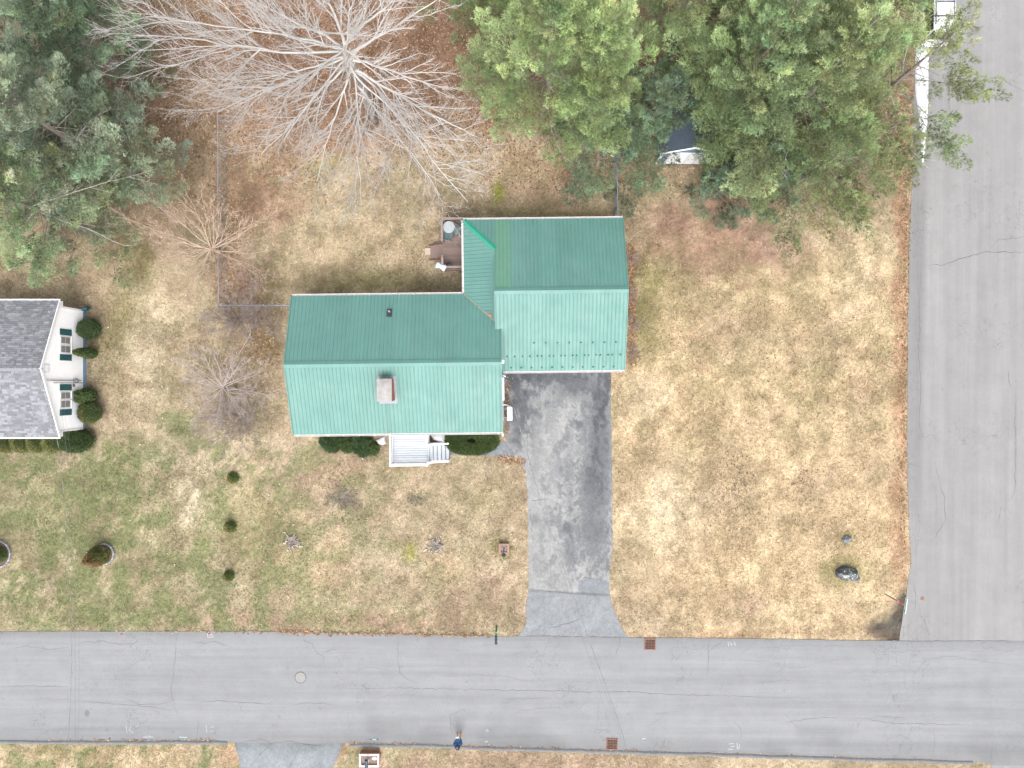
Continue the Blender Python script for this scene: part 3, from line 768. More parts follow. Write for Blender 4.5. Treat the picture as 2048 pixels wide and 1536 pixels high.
le = np.interp(ys, [40, 150, 190, 222, 262, 300, 330], [1832, 1830, 1831, 1836, 1841, 1842, 1844.5])
re_ = np.interp(ys, [40, 150, 200, 232, 262, 300, 330], [1856, 1857, 1856, 1855, 1852, 1849, 1846])
for y, a, b in zip(ys, le, re_):
    a += 1.5 * (fbm(np.array([y * .12]), np.array([1.]), 3)[0] - .5); b += 2.0 * (fbm(np.array([y * .12]), np.array([8.]), 3)[0] - .5)
    for s in (0, .12, .35, .65, .88, 1):
        p = P(a + (b - a) * s, y); hgt = .20 * math.sqrt(max(0, 1 - (2 * s - 1) ** 2)) * min(1, (b - a) / 14)
        V.append((p.x, p.y, .012 + hgt * (.7 + .6 * fbm(np.array([p.x * 3]), np.array([p.y * 3]), 3)[0])))
q = [(i * 6 + k, i * 6 + k + 1, (i + 1) * 6 + k + 1, (i + 1) * 6 + k) for i in range(len(ys) - 1) for k in range(5)]
tag(link('snow_bank', idxmesh('snow_bank', V, q, M['snow'], None, True)), 'long tapering strip of old snow on the right road edge', 'snow')
mound('snow_pile', [(752, 880), (771, 872), (773, 886), (765, 890), (756, 888)], .35, 'small snow pile left of the white porch, beside the ragged shrubs', seed=3)
mound('snow_pile', [(860, 868), (893, 868), (894, 886), (880, 884), (866, 880)], .38, 'snow pile in the corner between the white porch and its steps', seed=5)
mound('snow_pile', [(704, 876), (712, 882), (703, 892), (697, 884)], .5, 'little snow scrap caught between the ragged dark shrubs', seed=6)

# ================================================================== GREEN HOUSE
TH = R(0.7)
house = thing('house', 'white house with ribbed green metal roof and attached garage', 'house', (0, 0, 0), TH)
ZE, PM, PG = 2.65, .375, .352
ZR = ZE + PM * 4.21; ZG = 4.25
def z_ms(x, y): return ZE + PM * (y + 2.92)
def z_mn(x, y): return ZE + PM * (5.50 - y)
def z_gn(x, y): return ZG - PG * (y - 5.45)
def z_gs(x, y): return ZG - PG * (5.45 - y)
def z_w(x, y): return ZE + PG * (x + 2.84)
def clip(poly, ax, v, keep_ge):
    out = []
    n = len(poly)
    for i in range(n):
        a, b = poly[i], poly[(i + 1) % n]
        ia = (a[ax] >= v - 1e-9) if keep_ge else (a[ax] <= v + 1e-9)
        ib = (b[ax] >= v - 1e-9) if keep_ge else (b[ax] <= v + 1e-9)
        if ia: out.append(a)
        if ia != ib:
            t = (v - a[ax]) / (b[ax] - a[ax]); out.append((a[0] + (b[0] - a[0]) * t, a[1] + (b[1] - a[1]) * t))
    return out
def area(p): return abs(sum(p[i][0] * p[(i + 1) % len(p)][1] - p[(i + 1) % len(p)][0] * p[i][1] for i in range(len(p)))) / 2
PITCH = .2286; RIB = [(0, 0), (.018, .026), (.046, .026), (.064, 0), (PITCH, 0)]
def panels(parent, polys, zf, ax, phase=0.0, special=()):
    """ribbed metal sheets 0.914 m wide, each its own part, cut to the slope's outline"""
    lo = min(p[ax] for q in polys for p in q); hi = max(p[ax] for q in polys for p in q)
    n0 = math.floor((lo - phase) / .9144); n1 = math.ceil((hi - phase) / .9144)
    out = []
    for n in range(n0, n1):
        m = MB()
        for r in range(4):
            u = phase + n * .9144 + r * PITCH
            for (a, ha), (b, hb) in zip(RIB[:-1], RIB[1:]):
                for q in polys:
                    c = clip(clip(q, ax, u + a, True), ax, u + b, False)
                    if len(c) < 3 or area(c) < 1e-4: continue
                    vs = []
                    for p in c:
                        t = (p[ax] - u - a) / (b - a); vs.append((p[0], p[1], zf(*p) + .045 + ha + (hb - ha) * t))
                    m.add(vs, [tuple(range(len(vs)))])
        if m.v:
            out.append(m.build('roof_panel', M['roofnew'] if n in special else M['roof'], parent))
    return out
def slab(m, poly, zf, t=.10):
    n = len(poly)
    vs = [(x, y, zf(x, y) + .03) for x, y in poly] + [(x, y, zf(x, y) - t) for x, y in poly]
    m.add(vs, [tuple(range(n)), tuple(range(2 * n - 1, n - 1, -1))] + [(i, n + i, n + (i + 1) % n, (i + 1) % n) for i in range(n)])
X0, X1, XG, XE = -13.33, -.61, -.95, 6.87
p_ms = [(X0, -2.92), (X1, -2.92), (X1, 1.29), (X0, 1.29)]
p_mn1 = [(X0, 1.29), (XG, 1.29), (XG, 3.727), (-2.84, 5.5), (X0, 5.5)]
p_mn2 = [(XG, 1.29), (X1, 1.29), (X1, 3.277), (XG, 3.277)]
p_gn1 = [(XG, 5.45), (XE, 5.45), (XE, 10.0), (XG, 10.0)]
p_gn2 = [(-2.84, 10.0), (XG, 8.11), (XG, 10.0)]
p_w = [(-2.84, 5.5), (XG, 3.727), (XG, 8.11), (-2.84, 10.0)]
p_gs1 = [(XG, 3.277), (X1, 3.277), (X1, 5.45), (XG, 5.45)]
p_gs2 = [(X1, .77), (XE, .77), (XE, 5.45), (X1, 5.45)]
dm = MB()
for p, z in ((p_ms, z_ms), (p_mn1, z_mn), (p_mn2, z_mn), (p_gn1, z_gn), (p_w, z_w), (p_gs1, z_gs), (p_gs2, z_gs)): slab(dm, p, z)
slab(dm, p_gn2, z_gn, .08)
roof = dm.build('roof', M['white'], house)
panels(roof, [p_ms], z_ms, 0, X0)
panels(roof, [p_mn1, p_mn2], z_mn, 0, X0)
panels(roof, [p_gn1, p_gn2], z_gn, 0, XG + .02, special=(0,))
panels(roof, [p_w], z_w, 1, 5.5)
panels(roof, [p_gs1, p_gs2], z_gs, 0, XG + .02)
# ridge and hip caps, rake trims, valleys
def cap(m, a, b, za, zb, w, drop):
    a = Vector((*a, za)); b = Vector((*b, zb)); d = (b - a).normalized(); s = Vector((d.y, -d.x, 0)).normalized()
    vs = []
    for p in (a, b):
        vs += [p + s * w + Vector((0, 0, -drop)), p + s * w * .35 + Vector((0, 0, .0)), p + Vector((0, 0, .035)), p - s * w * .35, p - s * w + Vector((0, 0, -drop))]
    m.add(vs, [(k, k + 1, 6 + k, 5 + k) for k in range(4)])
one('ridge_cap', lambda m: cap(m, (X0 - .02, 1.29), (X1 + .02, 1.29), ZR + .085, ZR + .085, .19, .065), M['roof'], roof)
one('ridge_cap', lambda m: cap(m, (XG - .02, 5.45), (XE + .02, 5.45), ZG + .085, ZG + .085, .19, .06), M['roof'], roof)
one('hip_cap', lambda m: cap(m, (-2.80, 9.97), (XG + .04, 8.08), ZE + .085, z_w(XG, 8) + .095, .15, .035), M['roofcap'], roof)
one('wall_flashing', lambda m: m.add([(XG - .16, 3.9, z_w(XG - .16, 0) + .075), (XG, 3.75, z_w(XG, 0) + .09), (XG, 8.1, z_w(XG, 0) + .09), (XG - .16, 8.1, z_w(XG - .16, 0) + .075)], [(0, 1, 2, 3)]), M['roof'], roof)
def trim(name, pts, zf, w, h, mat, off=(0, 0)):
    m = MB()
    for a, b in zip(pts[:-1], pts[1:]):
        m.bar((a[0] + off[0], a[1] + off[1], zf(*a) + .03), (b[0] + off[0], b[1] + off[1], zf(*b) + .03), w, h)
    return m.build(name, mat, roof)
for pts, zf in (([(X0, -2.94), (X0, 1.29)], z_ms), ([(X0, 1.29), (X0, 5.52)], z_mn), ([(XE, .75), (XE, 5.45)], z_gs), ([(XE, 5.45), (XE, 10.02)], z_gn), ([(X1, -2.94), (X1, 1.29)], z_ms), ([(X1, 1.29), (X1, 3.27)], z_mn), ([(XG, 3.3), (XG, 5.45)], z_gs)):
    trim('rake_trim', pts, zf, .05, .15, M['roof'], (0, 0))
vm = MB()
for t0, t1 in zip(np.linspace(0, 1, 7)[:-1], np.linspace(0, 1, 7)[1:]):
    a = Vector((-2.84, 5.5, ZE)).lerp(Vector((XG, 3.727, z_w(XG, 0))), t0); b = Vector((-2.84, 5.5, ZE)).lerp(Vector((XG, 3.727, z_w(XG, 0))), t1)
    vm.bar(a + Vector((0, 0, .075)), b + Vector((0, 0, .075)), .07, .03)
vm.build('valley_flashing', plain('valley_tan', (.20, .21, .155), .7, .3, 5), roof)
rl = one('valley_leaves', lambda m: [m.lathe((-1.27 + a, 4.16 + b, z_w(-1.27, 0) + .10), [(r, 0), (r * .7, .03)], 6, 1.2, .8) for a, b, r in ((0, 0, .09), (-.1, .12, .06), (.10, -.1, .05))], plain('orange_leaves', (.36, .16, .09), .8, .3), roof)
# gutters with their hangers
def gutter(a, b, z, side):
    a = Vector((*a, z)); b = Vector((*b, z)); d = (b - a).normalized(); s = Vector((d.y, -d.x, 0)) * side
    prof = [(0, .02), (0, -.10), (.085, -.10), (.115, .02), (.102, .02), (.078, -.088), (.012, -.088), (.012, .02)]
    n = len(prof); vs = [p + s * x + Vector((0, 0, y)) for p in (a, b) for x, y in prof]
    g = MB().add(vs, [(i, (i + 1) % n, n + (i + 1) % n, n + i) for i in range(n)] + [tuple(range(n)), tuple(range(2 * n - 1, n - 1, -1))]).build('gutter', M['gutter'], house)
    L = (b - a).length; k = int(L / .93)
    for i in range(k + 1):
        p = a + d * (.25 + (L - .5) * i / max(1, k))
        one('hanger', lambda m: m.bar(p - s * .10 + Vector((0, 0, .075)), p + s * .115 + Vector((0, 0, .026)), .035, .012), M['gutter'], g)
gutter((X0, -2.93), (X1, -2.93), ZE - .02, 1)
gutter((X0, 5.51), (-2.95, 5.51), ZE - .02, -1)
gutter((-2.85, 5.52), (-2.85, 10.0), ZE - .02, -1)
gutter((-2.84, 10.01), (XE, 10.01), z_gn(0, 10) - .02, -1)
gutter((X1 + .06, .76), (XE, .76), z_gs(0, .77) - .02, 1)
# walls
wm = MB()
wm.box2((X0 + .3, -2.55, -.1), (X1 - .04, 5.1, ZE - .02))
wm.add([(X0 + .3, -2.55, ZE - .02), (X0 + .3, 5.1, ZE - .02), (X0 + .3, 1.29, ZR - .12)], [(0, 1, 2)])
wm.add([(X1 - .04, -2.55, ZE - .02), (X1 - .04, 5.1, ZE - .02), (X1 - .04, 1.29, ZR - .12)], [(0, 1, 2)])
wm.build('wall', M['siding'], house)
wg = MB(); wg.box2((-2.5, 5.3, -.1), (XE - .3, 9.7, 2.55)); wg.box2((X1 - .03, 1.1, -.1), (XE - .302, 5.302, 2.5))
for x in (XG + .06, XE - .3): wg.add([(x, 1.1, 2.5), (x, 9.7, 2.5), (x, 5.45, ZG - .12)], [(0, 1, 2)])
wg.build('wall', M['siding'], house)
gd = one('garage_door', lambda m: m.box2((.5, 1.07, .02), (5.4, 1.098, 2.25)), M['vinyl'], house)
for i in range(4): one('door_panel', lambda m: m.box2((.55, 1.045, .06 + i * .55), (5.35, 1.068, .56 + i * .55)), M['vinyl'], gd)
fd = one('front_door', lambda m: m.box2((-6.7, -2.60, .85), (-5.8, -2.552, 2.55)), M['found'], house)
one('handle', lambda m: m.lathe((-5.9, -2.63, 1.7), [(.03, -.03), (.035, 0), (.03, .03)], 8), M['lead'], fd)
for x, w in ((-11.6, 1.5), (-9.2, 1.5), (-3.4, 2.2)):
    f = one('window', lambda m: m.box2((x - w / 2, -2.60, 1.1), (x + w / 2, -2.552, 2.3)), M['white'], house)
    one('pane', lambda m: m.box2((x - w / 2 + .08, -2.612, 1.18), (x + w / 2 - .08, -2.602, 2.22)), M['glass'], f)
for y in (-1.6, 3.5):
    f = one('window', lambda m: m.box2((X0 + .252, y - .5, 1.1), (X0 + .298, y + .5, 2.3)), M['white'], house)
    one('pane', lambda m: m.box2((X0 + .24, y - .42, 1.18), (X0 + .25, y + .42, 2.22)), M['glass'], f)
# white side door surround, meter, gable light on the driveway side
sd = one('side_entry', lambda m: (m.box2((X1 - .045, -.95, 0), (X1 + .10, .35, 2.2)), m.box2((X1 - .045, -1.0, 2.2), (X1 + .13, .4, 2.28))), M['white'], house)
one('step', lambda m: m.box2((X1 - .045, -2.35, 0), (X1 + .07, -1.05, .45)), M['concrete'], house)
one('gable_light', lambda m: m.box2((X1 - .02, 1.22, ZR - .25), (X1 + .17, 1.42, ZR - .02)), M['white'], house, bevel=.02)
mt = one('electric_meter', lambda m: (m.box2((X1 - .045, .42, 1.3), (X1 + .10, .62, 1.75)), m.tube([(X1 + .10, .52, 1.6), (X1 + .22, .52, 1.6)], .085, 12)), M['lead'], house)
one('conduit', lambda m: m.tube([(X1 + .06, .52, 1.7), (X1 + .06, .52, 3.1), (X1 + .14, .50, 3.25), (X1 + .22, .45, 3.15)], .035, 8), M['white'], house)
one('downspout', lambda m: (m.bar((X1 - .1, -2.62, 2.5), (X1 - .1, -2.62, .25), .07, .06), m.bar((X1 - .1, -2.62, .25), (X1 - .02, -3.35, .06), .10, .09)), M['gutter'], house)
# chimney
cx0, cx1, cy0, cy1 = -7.84, -6.97, -.92, .40
ch = one('chimney', lambda m: m.box2((cx0 + .06, cy0 + .06, 3.2), (cx1 - .06, cy1 - .06, 4.66)), plain('mortar', (.42, .36, .32), .9, .2, 8), house)
bm_ = MB(); z = 3.35; row = 0
while z < 4.64:
    off = .10 * (row % 2)
    for (ax, a0, a1, fx) in ((0, cx0, cx1, cy0), (0, cx0, cx1, cy1), (1, cy0, cy1, cx0), (1, cy0, cy1, cx1)):
        u = a0 + .055 - off
        while u < a1 - .05:
            s, e = max(u, a0 + .055), min(u + .19, a1 - .055)
            if e - s > .03:
                sg = 1 if fx in (cy1, cx1) else -1
                c = ((s + e) / 2, fx - sg * .055, z + .028) if ax == 0 else (fx - sg * .055, (s + e) / 2, z + .028)
                bm_.box(c, (e - s, .09, .056) if ax == 0 else (.09, e - s, .056))
            u += .20
    z += .067; row += 1
tag(bm_.build('brickwork', M['brick'], ch), kind='stuff')
one('crown', lambda m: m.add([(cx0 - .0, cy0, 4.66), (cx1, cy0, 4.66), (cx1, cy1, 4.66), (cx0, cy1, 4.66), (cx0, cy0, 4.72), (cx1, cy0, 4.72), (cx1, cy1, 4.72), (cx0, cy1, 4.72), (cx0 + .2, cy0 + .25, 4.78), (cx1 - .2, cy0 + .25, 4.78), (cx1 - .2, cy1 - .25, 4.78), (cx0 + .2, cy1 - .25, 4.78)],
    [(3, 2, 1, 0), (0, 1, 5, 4), (1, 2, 6, 5), (2, 3, 7, 6), (3, 0, 4, 7), (4, 5, 9, 8), (5, 6, 10, 9), (6, 7, 11, 10), (7, 4, 8, 11), (8, 9, 10, 11)]), plain('chimney_crown', (.27, .258, .245), .9, .3, 3, bmp=.3), ch)
one('flashing', lambda m: [m.add([(a, c, z_ms(0, c) + .08), (b, c, z_ms(0, c) + .08), (b, d, z_ms(0, d) + .08), (a, d, z_ms(0, d) + .08)], [(0, 1, 2, 3)]) for a, b, c, d in ((cx0 - .07, cx1 + .13, cy1 - .02, cy1 + .14), (cx0 - .07, cx1 + .13, cy0 - .16, cy0 + .02), (cx1 - .02, cx1 + .13, cy0 + .02, cy1 - .02), (cx0 - .07, cx0 + .02, cy0 + .02, cy1 - .02))], M['lead'], ch)
one('saddle_strip', lambda m: m.add([(cx1 - .55, cy0 - .16, z_ms(0, cy0 - .16) + .078), (cx1 - .5, cy0 - .16, z_ms(0, cy0 - .16) + .078), (cx1 - .48, -2.9, z_ms(0, -2.9) + .078), (cx1 - .53, -2.9, z_ms(0, -2.9) + .078)], [(0, 1, 2, 3)]), M['roof'], ch)
# vent stack
vx, vy = -7.32, 4.42; vz = z_mn(vx, vy)
vs_ = one('vent_boot', lambda m: m.add([(vx - .16, vy - .30, z_mn(0, vy - .30) + .08), (vx + .17, vy - .30, z_mn(0, vy - .30) + .08), (vx + .17, vy + .2, z_mn(0, vy + .2) + .08), (vx - .16, vy + .2, z_mn(0, vy + .2) + .08)], [(0, 1, 2, 3)]), M['black'], house)
one('vent_pipe', lambda m: m.tube([(vx + .02, vy + .02, vz), (vx + .02, vy + .02, vz + .38), (vx + .02, vy + .02, vz + .381), (vx + .02, vy + .02, vz + .2)], [.055, .055, .04, .04], 12), M['lead'], vs_)
# snow guards on the garage slope
def guard(px, py):
    zz = 3.0
    for _ in range(4):
        p = P(px, py, zz); x = p.x + TH * p.y; y = p.y - TH * p.x; zz = z_gs(x, y)
    one('snow_guard', lambda m: m.add([(x - .045, y - .05, zz + .05), (x + .045, y - .05, zz + .05), (x + .045, y + .05, zz + .085), (x - .045, y + .05, zz + .085), (x - .03, y - .03, zz + .14), (x + .03, y - .03, zz + .14)],
        [(0, 1, 5, 4), (1, 2, 5), (2, 3, 4, 5), (3, 0, 4)]), GM, roof)
GM = plain('dull_guard', (.055, .17, .15), .6, .2)
for i in range(8): guard(1068 + i * 23.4, 686 - i * .2)
for x in (1014, 1029, 1045, 1060, 1075, 1083, 1099, 1107, 1122, 1130, 1145, 1153, 1169, 1177, 1192, 1200, 1216, 1224, 1240): guard(x, 713.5 - (x - 1014) * .018)
for i in range(11): guard(1022 + i * 20.5, 736 - i * .25)

# ---- white front porch
porch = thing('porch', 'white railed porch with steps on the front of the green roofed house', 'porch', (0, 0, 0), TH)
bx0, bx1, by0, by1, bz = -7.66, -5.30, -5.02, -2.56, .85
one('porch_frame', lambda m: (m.box2((bx0, by0, .55), (bx1, by0 + .06, bz - .035)), m.box2((bx0, by0 + .06, .55), (bx0 + .06, by1, bz - .035)), m.box2((bx1 - .06, by0 + .06, .55), (bx1, by1, bz - .035)), [m.box2((x - .06, y - .06, -.05), (x + .06, y + .06, .56)) for x in (bx0 + .1, bx1 - .1) for y in (by0 + .1, (by0 + by1) / 2)]), M['white'], porch)
nb = 17; bw = (by1 - by0) / nb
for i in range(nb): one('deck_board', lambda m: m.box2((bx0, by0 + i * bw + .012, bz - .034), (bx1, by0 + (i + 1) * bw - .012, bz)), M['deckgrey'], porch)
def railing(parent, a, b, z, h, mat, sp=.115, top=.10, name='railing'):
    a = Vector((*a, z)); b = Vector((*b, z)); L = (b - a).length; d = (b - a) / L
    r = one(name, lambda m: (m.bar(a + Vector((0, 0, h)), b + Vector((0, 0, h)), top, .045), m.bar(a + Vector((0, 0, .1)), b + Vector((0, 0, .1)), .05, .06)), mat, parent)
    n = int(L / sp); me = None
    for i in range(1, n):
        p = a + d * L * i / n
        if me is None:
            o = one('baluster', lambda m: m.box2((-.018, -.018, .06), (.018, .018, h - .02)), mat, r); me = o.data
        else: o = link('baluster', me, r)
        o.location = p
    return r
def post(parent, x, y, z0, z1, mat, w=.10):
    p = one('post', lambda m: (m.box2((x - w / 2, y - w / 2, z0), (x + w / 2, y + w / 2, z1)), m.box2((x - w * .65, y - w * .65, z1), (x + w * .65, y + w * .65, z1 + .03))), mat, parent); return p
for x, y in ((bx0 + .05, by0 + .05), (bx1 - .05, by0 + .05), (bx0 + .05, by1 - .06), (bx1 - .05, by1 - .06), (bx1 - .05, -3.72)): post(porch, x, y, bz, 1.80, M['white'])
railing(porch, (bx0 + .05, by0 + .1), (bx0 + .05, by1 - .1), bz, .90, M['white'])
railing(porch, (bx0 + .1, by0 + .05), (bx1 - .1, by0 + .05), bz, .90, M['white'])
railing(porch, (bx1 - .05, by1 - .12), (bx1 - .05, -3.67), bz, .90, M['white'])
sy0, sy1 = -4.86, -3.70
for i in range(5):
    zt = bz - (i + 1) * .142
    one('tread', lambda m: (m.box2((bx1 + i * .245, sy0 + .05, zt - .03), (bx1 + i * .245 + .215, sy1 - .05, zt)), m.box2((bx1 + i * .245 + .001, sy0 + .06, zt - .01), (bx1 + i * .245 + .015, sy1 - .06, zt + .105))), M['deckgrey'], porch)
for y in (sy0 + .02, sy1 - .02):
    one('stringer', lambda m: m.bar((bx1, y, .60), (bx1 + 1.22, y, -.02), .05, .25), M['white'], porch)
    hr = one('hand_rail', lambda m: m.bar((bx1 - .02, y, 1.66), (bx1 + 1.2, y, .92), .09, .05), M['white'], porch)
    post(porch, bx1 + 1.2, y, -.02, .98, M['white'], .09)
    for i in range(1, 9): one('baluster', lambda m: m.box2((bx1 + i * .13 - .016, y - .016, .62 - i * .075), (bx1 + i * .13 + .016, y + .016, 1.62 - i * .079)), M['white'], hr)
post(porch, bx1 + .04, sy0 + .02, bz - .2, 1.75, M['white'])

# ---- brown back deck
deck = thing('deck', 'weathered brown wooden deck tucked behind the green roofed house', 'deck', (0, 0, 0), TH)
ex0, ex1, ey0, ey1, ez = -4.30, -2.36, 7.28, 10.40, .70
one('deck_frame', lambda m: (m.box2((ex0, ey0, .45), (ex1 - .14, ey1, ez - .035)), [m.box2((x - .05, y - .05, -.1), (x + .05, y + .05, .46)) for x in (ex0 + .08, ex1 - .2) for y in (ey0 + .08, ey1 - .08, 8.9)]), M['brown_rail'], deck)
nb = 22; bw = (ey1 - ey0) / nb
for i in range(nb): one('deck_board', lambda m: m.box2((ex0, ey0 + i * bw + .005, ez - .034), (ex1 - .14, ey0 + (i + 1) * bw - .005, ez)), M['brown_wood'], deck)
for x, y in ((ex0 + .05, ey1 - .05), (ex0 + .05, 9.02), (ex0 + .05, 8.02), (ex0 + .05, ey0 + .05), (ex1 - .1, ey1 - .05)): post(deck, x, y, ez, 1.55, M['brown_rail'])
railing(deck, (ex0 + .05, 9.05), (ex0 + .05, ey1 - .1), ez, .90, M['brown_rail'], .12, .14)
railing(deck, (ex0 + .05, ey0 + .1), (ex0 + .05, 7.98), ez, .90, M['brown_rail'], .12, .14)
railing(deck, (ex0 + .1, ey1 - .05), (ex1 - .15, ey1 - .05), ez, .90, M['brown_rail'], .12, .14)
railing(deck, (ex0 + .1, ey0 + .05), (ex1 - .3, ey0 + .05), ez, .90, M['brown_rail'], .12, .14)
for i in range(3): one('tread', lambda m: m.box2((ex0 - .28 * (i + 1), 8.12, ez - .2 * (i + 1) + .02), (ex0 - .28 * i + .01, 8.95, ez - .2 * (i + 1) + .06)), M['brown_wood'], deck)
for y in (8.08, 8.98): one('stringer', lambda m: m.bar((ex0 + .02, y, .5), (ex0 - .9, y, .0), .05, .26), plain('dark_stained_board', (.15, .075, .06), .8, .3), deck)
def wl(x, y, z): # house-frame point to world
    return Vector((x * math.cos(TH) - y * math.sin(TH), x * math.sin(TH) + y * math.cos(TH), z))
tb = thing('table', 'round frosted glass patio table on the brown deck', 'table', wl(-3.83, 9.86, ez))
one('table_top', lambda m: m.lathe((0, 0, .70), [(.36, 0), (.375, .012), (.36, .025)], 32), M['tabletop'], tb)
for a in (0.6, 2.2, 3.7, 5.3): one('leg', lambda m: m.tube([(.1 * math.cos(a), .1 * math.sin(a), .69), (.2 * math.cos(a), .2 * math.sin(a), .35), (.33 * math.cos(a), .33 * math.sin(a), 0)], .016, 6), M['teal'], tb)
def chair(x, y, rz, label):
    t = thing('chair', label, 'chair', wl(x, y, ez), rz, 'deck chairs')
    one('seat', lambda m: [m.box2((-.22 + i * .09, -.21, .41), (-.15 + i * .09, .21, .43)) for i in range(5)], M['teal'], t)
    one('backrest', lambda m: ([m.bar((-.2 + i * .1, .21, .44), (-.2 + i * .1, .33, .88), .06, .015) for i in range(5)], m.tube([(-.24, .33, .88), (0, .36, .90), (.24, .33, .88)], .018, 6)), M['teal'], t)
    for a, b in ((-.2, -.18), (.2, -.18), (-.2, .2), (.2, .2)): one('leg', lambda m: m.tube([(a, b, .42), (a * 1.1, b * 1.15, 0)], .016, 6), M['teal'], t)
    for a in (-.26, .26): one('arm_rest', lambda m: m.tube([(a, -.18, .42), (a, -.2, .62), (a, .25, .66)], .016, 6), M['teal'], t)
chair(-3.92, 9.35, R(170), 'dark teal patio chair on the stair side of the round table')
chair(-3.35, 9.72, R(250), 'dark teal patio chair between the round table and the house')
# towel over the deck corner
tw = MB(); nU, nV = 14, 8
for i in range(nU):
    for j in range(nV):
        u = i / (nU - 1); v = j / (nV - 1)
        x = -.38 + .68 * u; y = (v - .5) * (.34 + .08 * math.sin(u * 9)); z = .93 + .03 * math.sin(v * 17 + u * 3) - .55 * max(0, .35 - u) - .5 * max(0, abs(v - .5) - .3)
        tw.v.append((x, y, z))
tw.f = [(i * nV + j, (i + 1) * nV + j, (i + 1) * nV + j + 1, i * nV + j + 1) for i in range(nU - 1) for j in range(nV - 1)]
mm, nt, b = newmat('striped_towel'); w_ = nt.nodes.new('ShaderNodeTexWave'); w_.inputs['Scale'].default_value = 4.5; w_.inputs['Distortion'].default_value = 3; w_.bands_direction = 'Y'
nt.links.new(coords(nt), w_.inputs['Vector']); nt.links.new(mixcol(nt, w_.outputs['Fac'], (.70, .74, .76), (.30, .52, .55)), b.inputs['Base Color']); b.inputs['Roughness'].default_value = .9
to = tw.build('towel', mm, None, True); to.location = wl(ex0 - .02, ey0 + .10, ez); to.rotation_euler = (0, 0, R(-25))
so = to.modifiers.new('thickness', 'SOLIDIFY'); so.thickness = .025
tag(to, 'pale teal and white towel draped over the deck rail corner', 'towel')
pt = thing('bucket', 'dark round bucket inside the deck corner by the towel', 'bucket', wl(-3.88, 7.52, ez))
one('bucket_body', lambda m: m.lathe((0, 0, 0), [(.13, 0), (.18, .34), (.19, .36), (.165, .36), (.14, .1), (.02, .09)], 20), M['black'], pt)
one('handle', lambda m: m.tube([(.18 * math.cos(a), .02, .35 + .16 * math.sin(a)) for a in np.linspace(0, math.pi, 9)], .008, 5), M['lead'], pt)
pv = one('paver', lambda m: m.box((0, 0, .02), (.44, .44, .06)), plain('tan_paver', (.42, .34, .27), .9, .15, 6, bmp=.3), None, bevel=.012)
pv.location = P(857, 503); tag(pv, 'square tan stepping stone at the foot of the deck steps', 'paver')

# ---- heat pump on the driveway wall
hp = thing('heat_pump', 'white wall mounted heat pump unit beside the driveway', 'heat pump', wl(-.17, -1.87, .55), TH)
one('casing', lambda m: m.box2((-.16, -.43, .0), (.17, .43, .62)), M['white'], hp, bevel=.035)
one('valve_cover', lambda m: m.box2((-.10, .425, .1), (.08, .49, .45)), M['white'], hp)
one('fan_grille', lambda m: [m.tube([(.175, .08 + r * math.cos(a), .31 + r * math.sin(a)) for a in np.linspace(0, 2 * math.pi, 21)], .006, 4) for r in (.08, .15, .22, .27)], M['lead'], hp)
for y in (-.28, .28): one('bracket', lambda m: (m.box2((-.42, y - .02, -.04), (.21, y + .02, -.002)), m.box2((-.42, y - .02, -.35), (-.38, y + .02, -.04))), M['galv'], hp)
one('line_set', lambda m: m.tube([(-.05, .46, .2), (-.2, .55, .3), (-.37, .58, .9), (-.38, .6, 1.9)], .035, 8), M['white'], hp)

# ================================================================== NEIGHBOUR'S HOUSE
nh = thing('house', 'white neighbouring house with grey shingle roof on the left edge', 'house', (-27.5, 0.92, 0))
NZE, NZR, NHS = 2.75, 4.5, 4.12; NP = (NZR - NZE) / NHS
NXL = -13.0
def zn(y): return NZR - NP * abs(y)
nr = MB()
for sg in (1, -1):
    vs = [(NXL, 0, NZR), (.05, 0, NZR), (.05, sg * NHS, NZE), (NXL, sg * NHS, NZE)]
    nr.add(vs + [(x, y, z - .14) for x, y, z in vs], [(0, 1, 2, 3), (7, 6, 5, 4), (0, 4, 5, 1), (1, 5, 6, 2), (2, 6, 7, 3), (3, 7, 4, 0)])
nroof = nr.build('roof', M['white'], nh)
sv = []; scol = []; srng = np.random.default_rng(5)
crs = int(math.hypot(NHS, NZR - NZE) / .14); dy = NHS / crs
for sg in (1, -1):
    for cI in range(crs):
        y0 = NHS - cI * dy; x = NXL + srng.uniform(0, .3)
        while x < .06:
            w = srng.choice([.16, .25, .33, .33]); e = min(x + w - .006, .07); lift = srng.choice([.010, .016, .024])
            ya, yb = y0 + .03, y0 - dy - .01
            za, zb = zn(ya) + lift + .012, zn(yb) + .004
            a, b2, c2_, d2 = (x, sg * ya, za), (e, sg * ya, za), (e, sg * yb, zb), (x, sg * yb, zb)
            a0, b0 = (x, sg * ya, za - .03), (e, sg * ya, za - .03)
            g = srng.choice([.165, .185, .205, .225, .265]) * .88 * srng.uniform(.95, 1.05)
            col = (g * .97, g * .985, g * 1.06)
            sv += [a, b2, c2_, d2, a0, b0, b2, a]; scol += [col] * 8
            x += w
M['shingle'] = attrmat('asphalt_shingle', .95, ((20, .12), (90, .18)), .4, 90, .1)
tag(link('shingles', npmesh('shingles', np.array(sv), 4, M['shingle'], np.array(scol)), nroof), kind='stuff')
one('ridge_cap', lambda m: [m.add([(x, -.16, zn(.16) + .03), (x, 0, NZR + .05), (x, .16, zn(.16) + .03), (x + .295, -.16, zn(.16) + .036), (x + .295, 0, NZR + .056), (x + .295, .16, zn(.16) + .036)], [(0, 3, 4, 1), (1, 4, 5, 2)]) for x in np.arange(NXL, -.2, .3)], plain('ridge_shingle', (.18, .185, .20), .95, .25, 9), nroof)
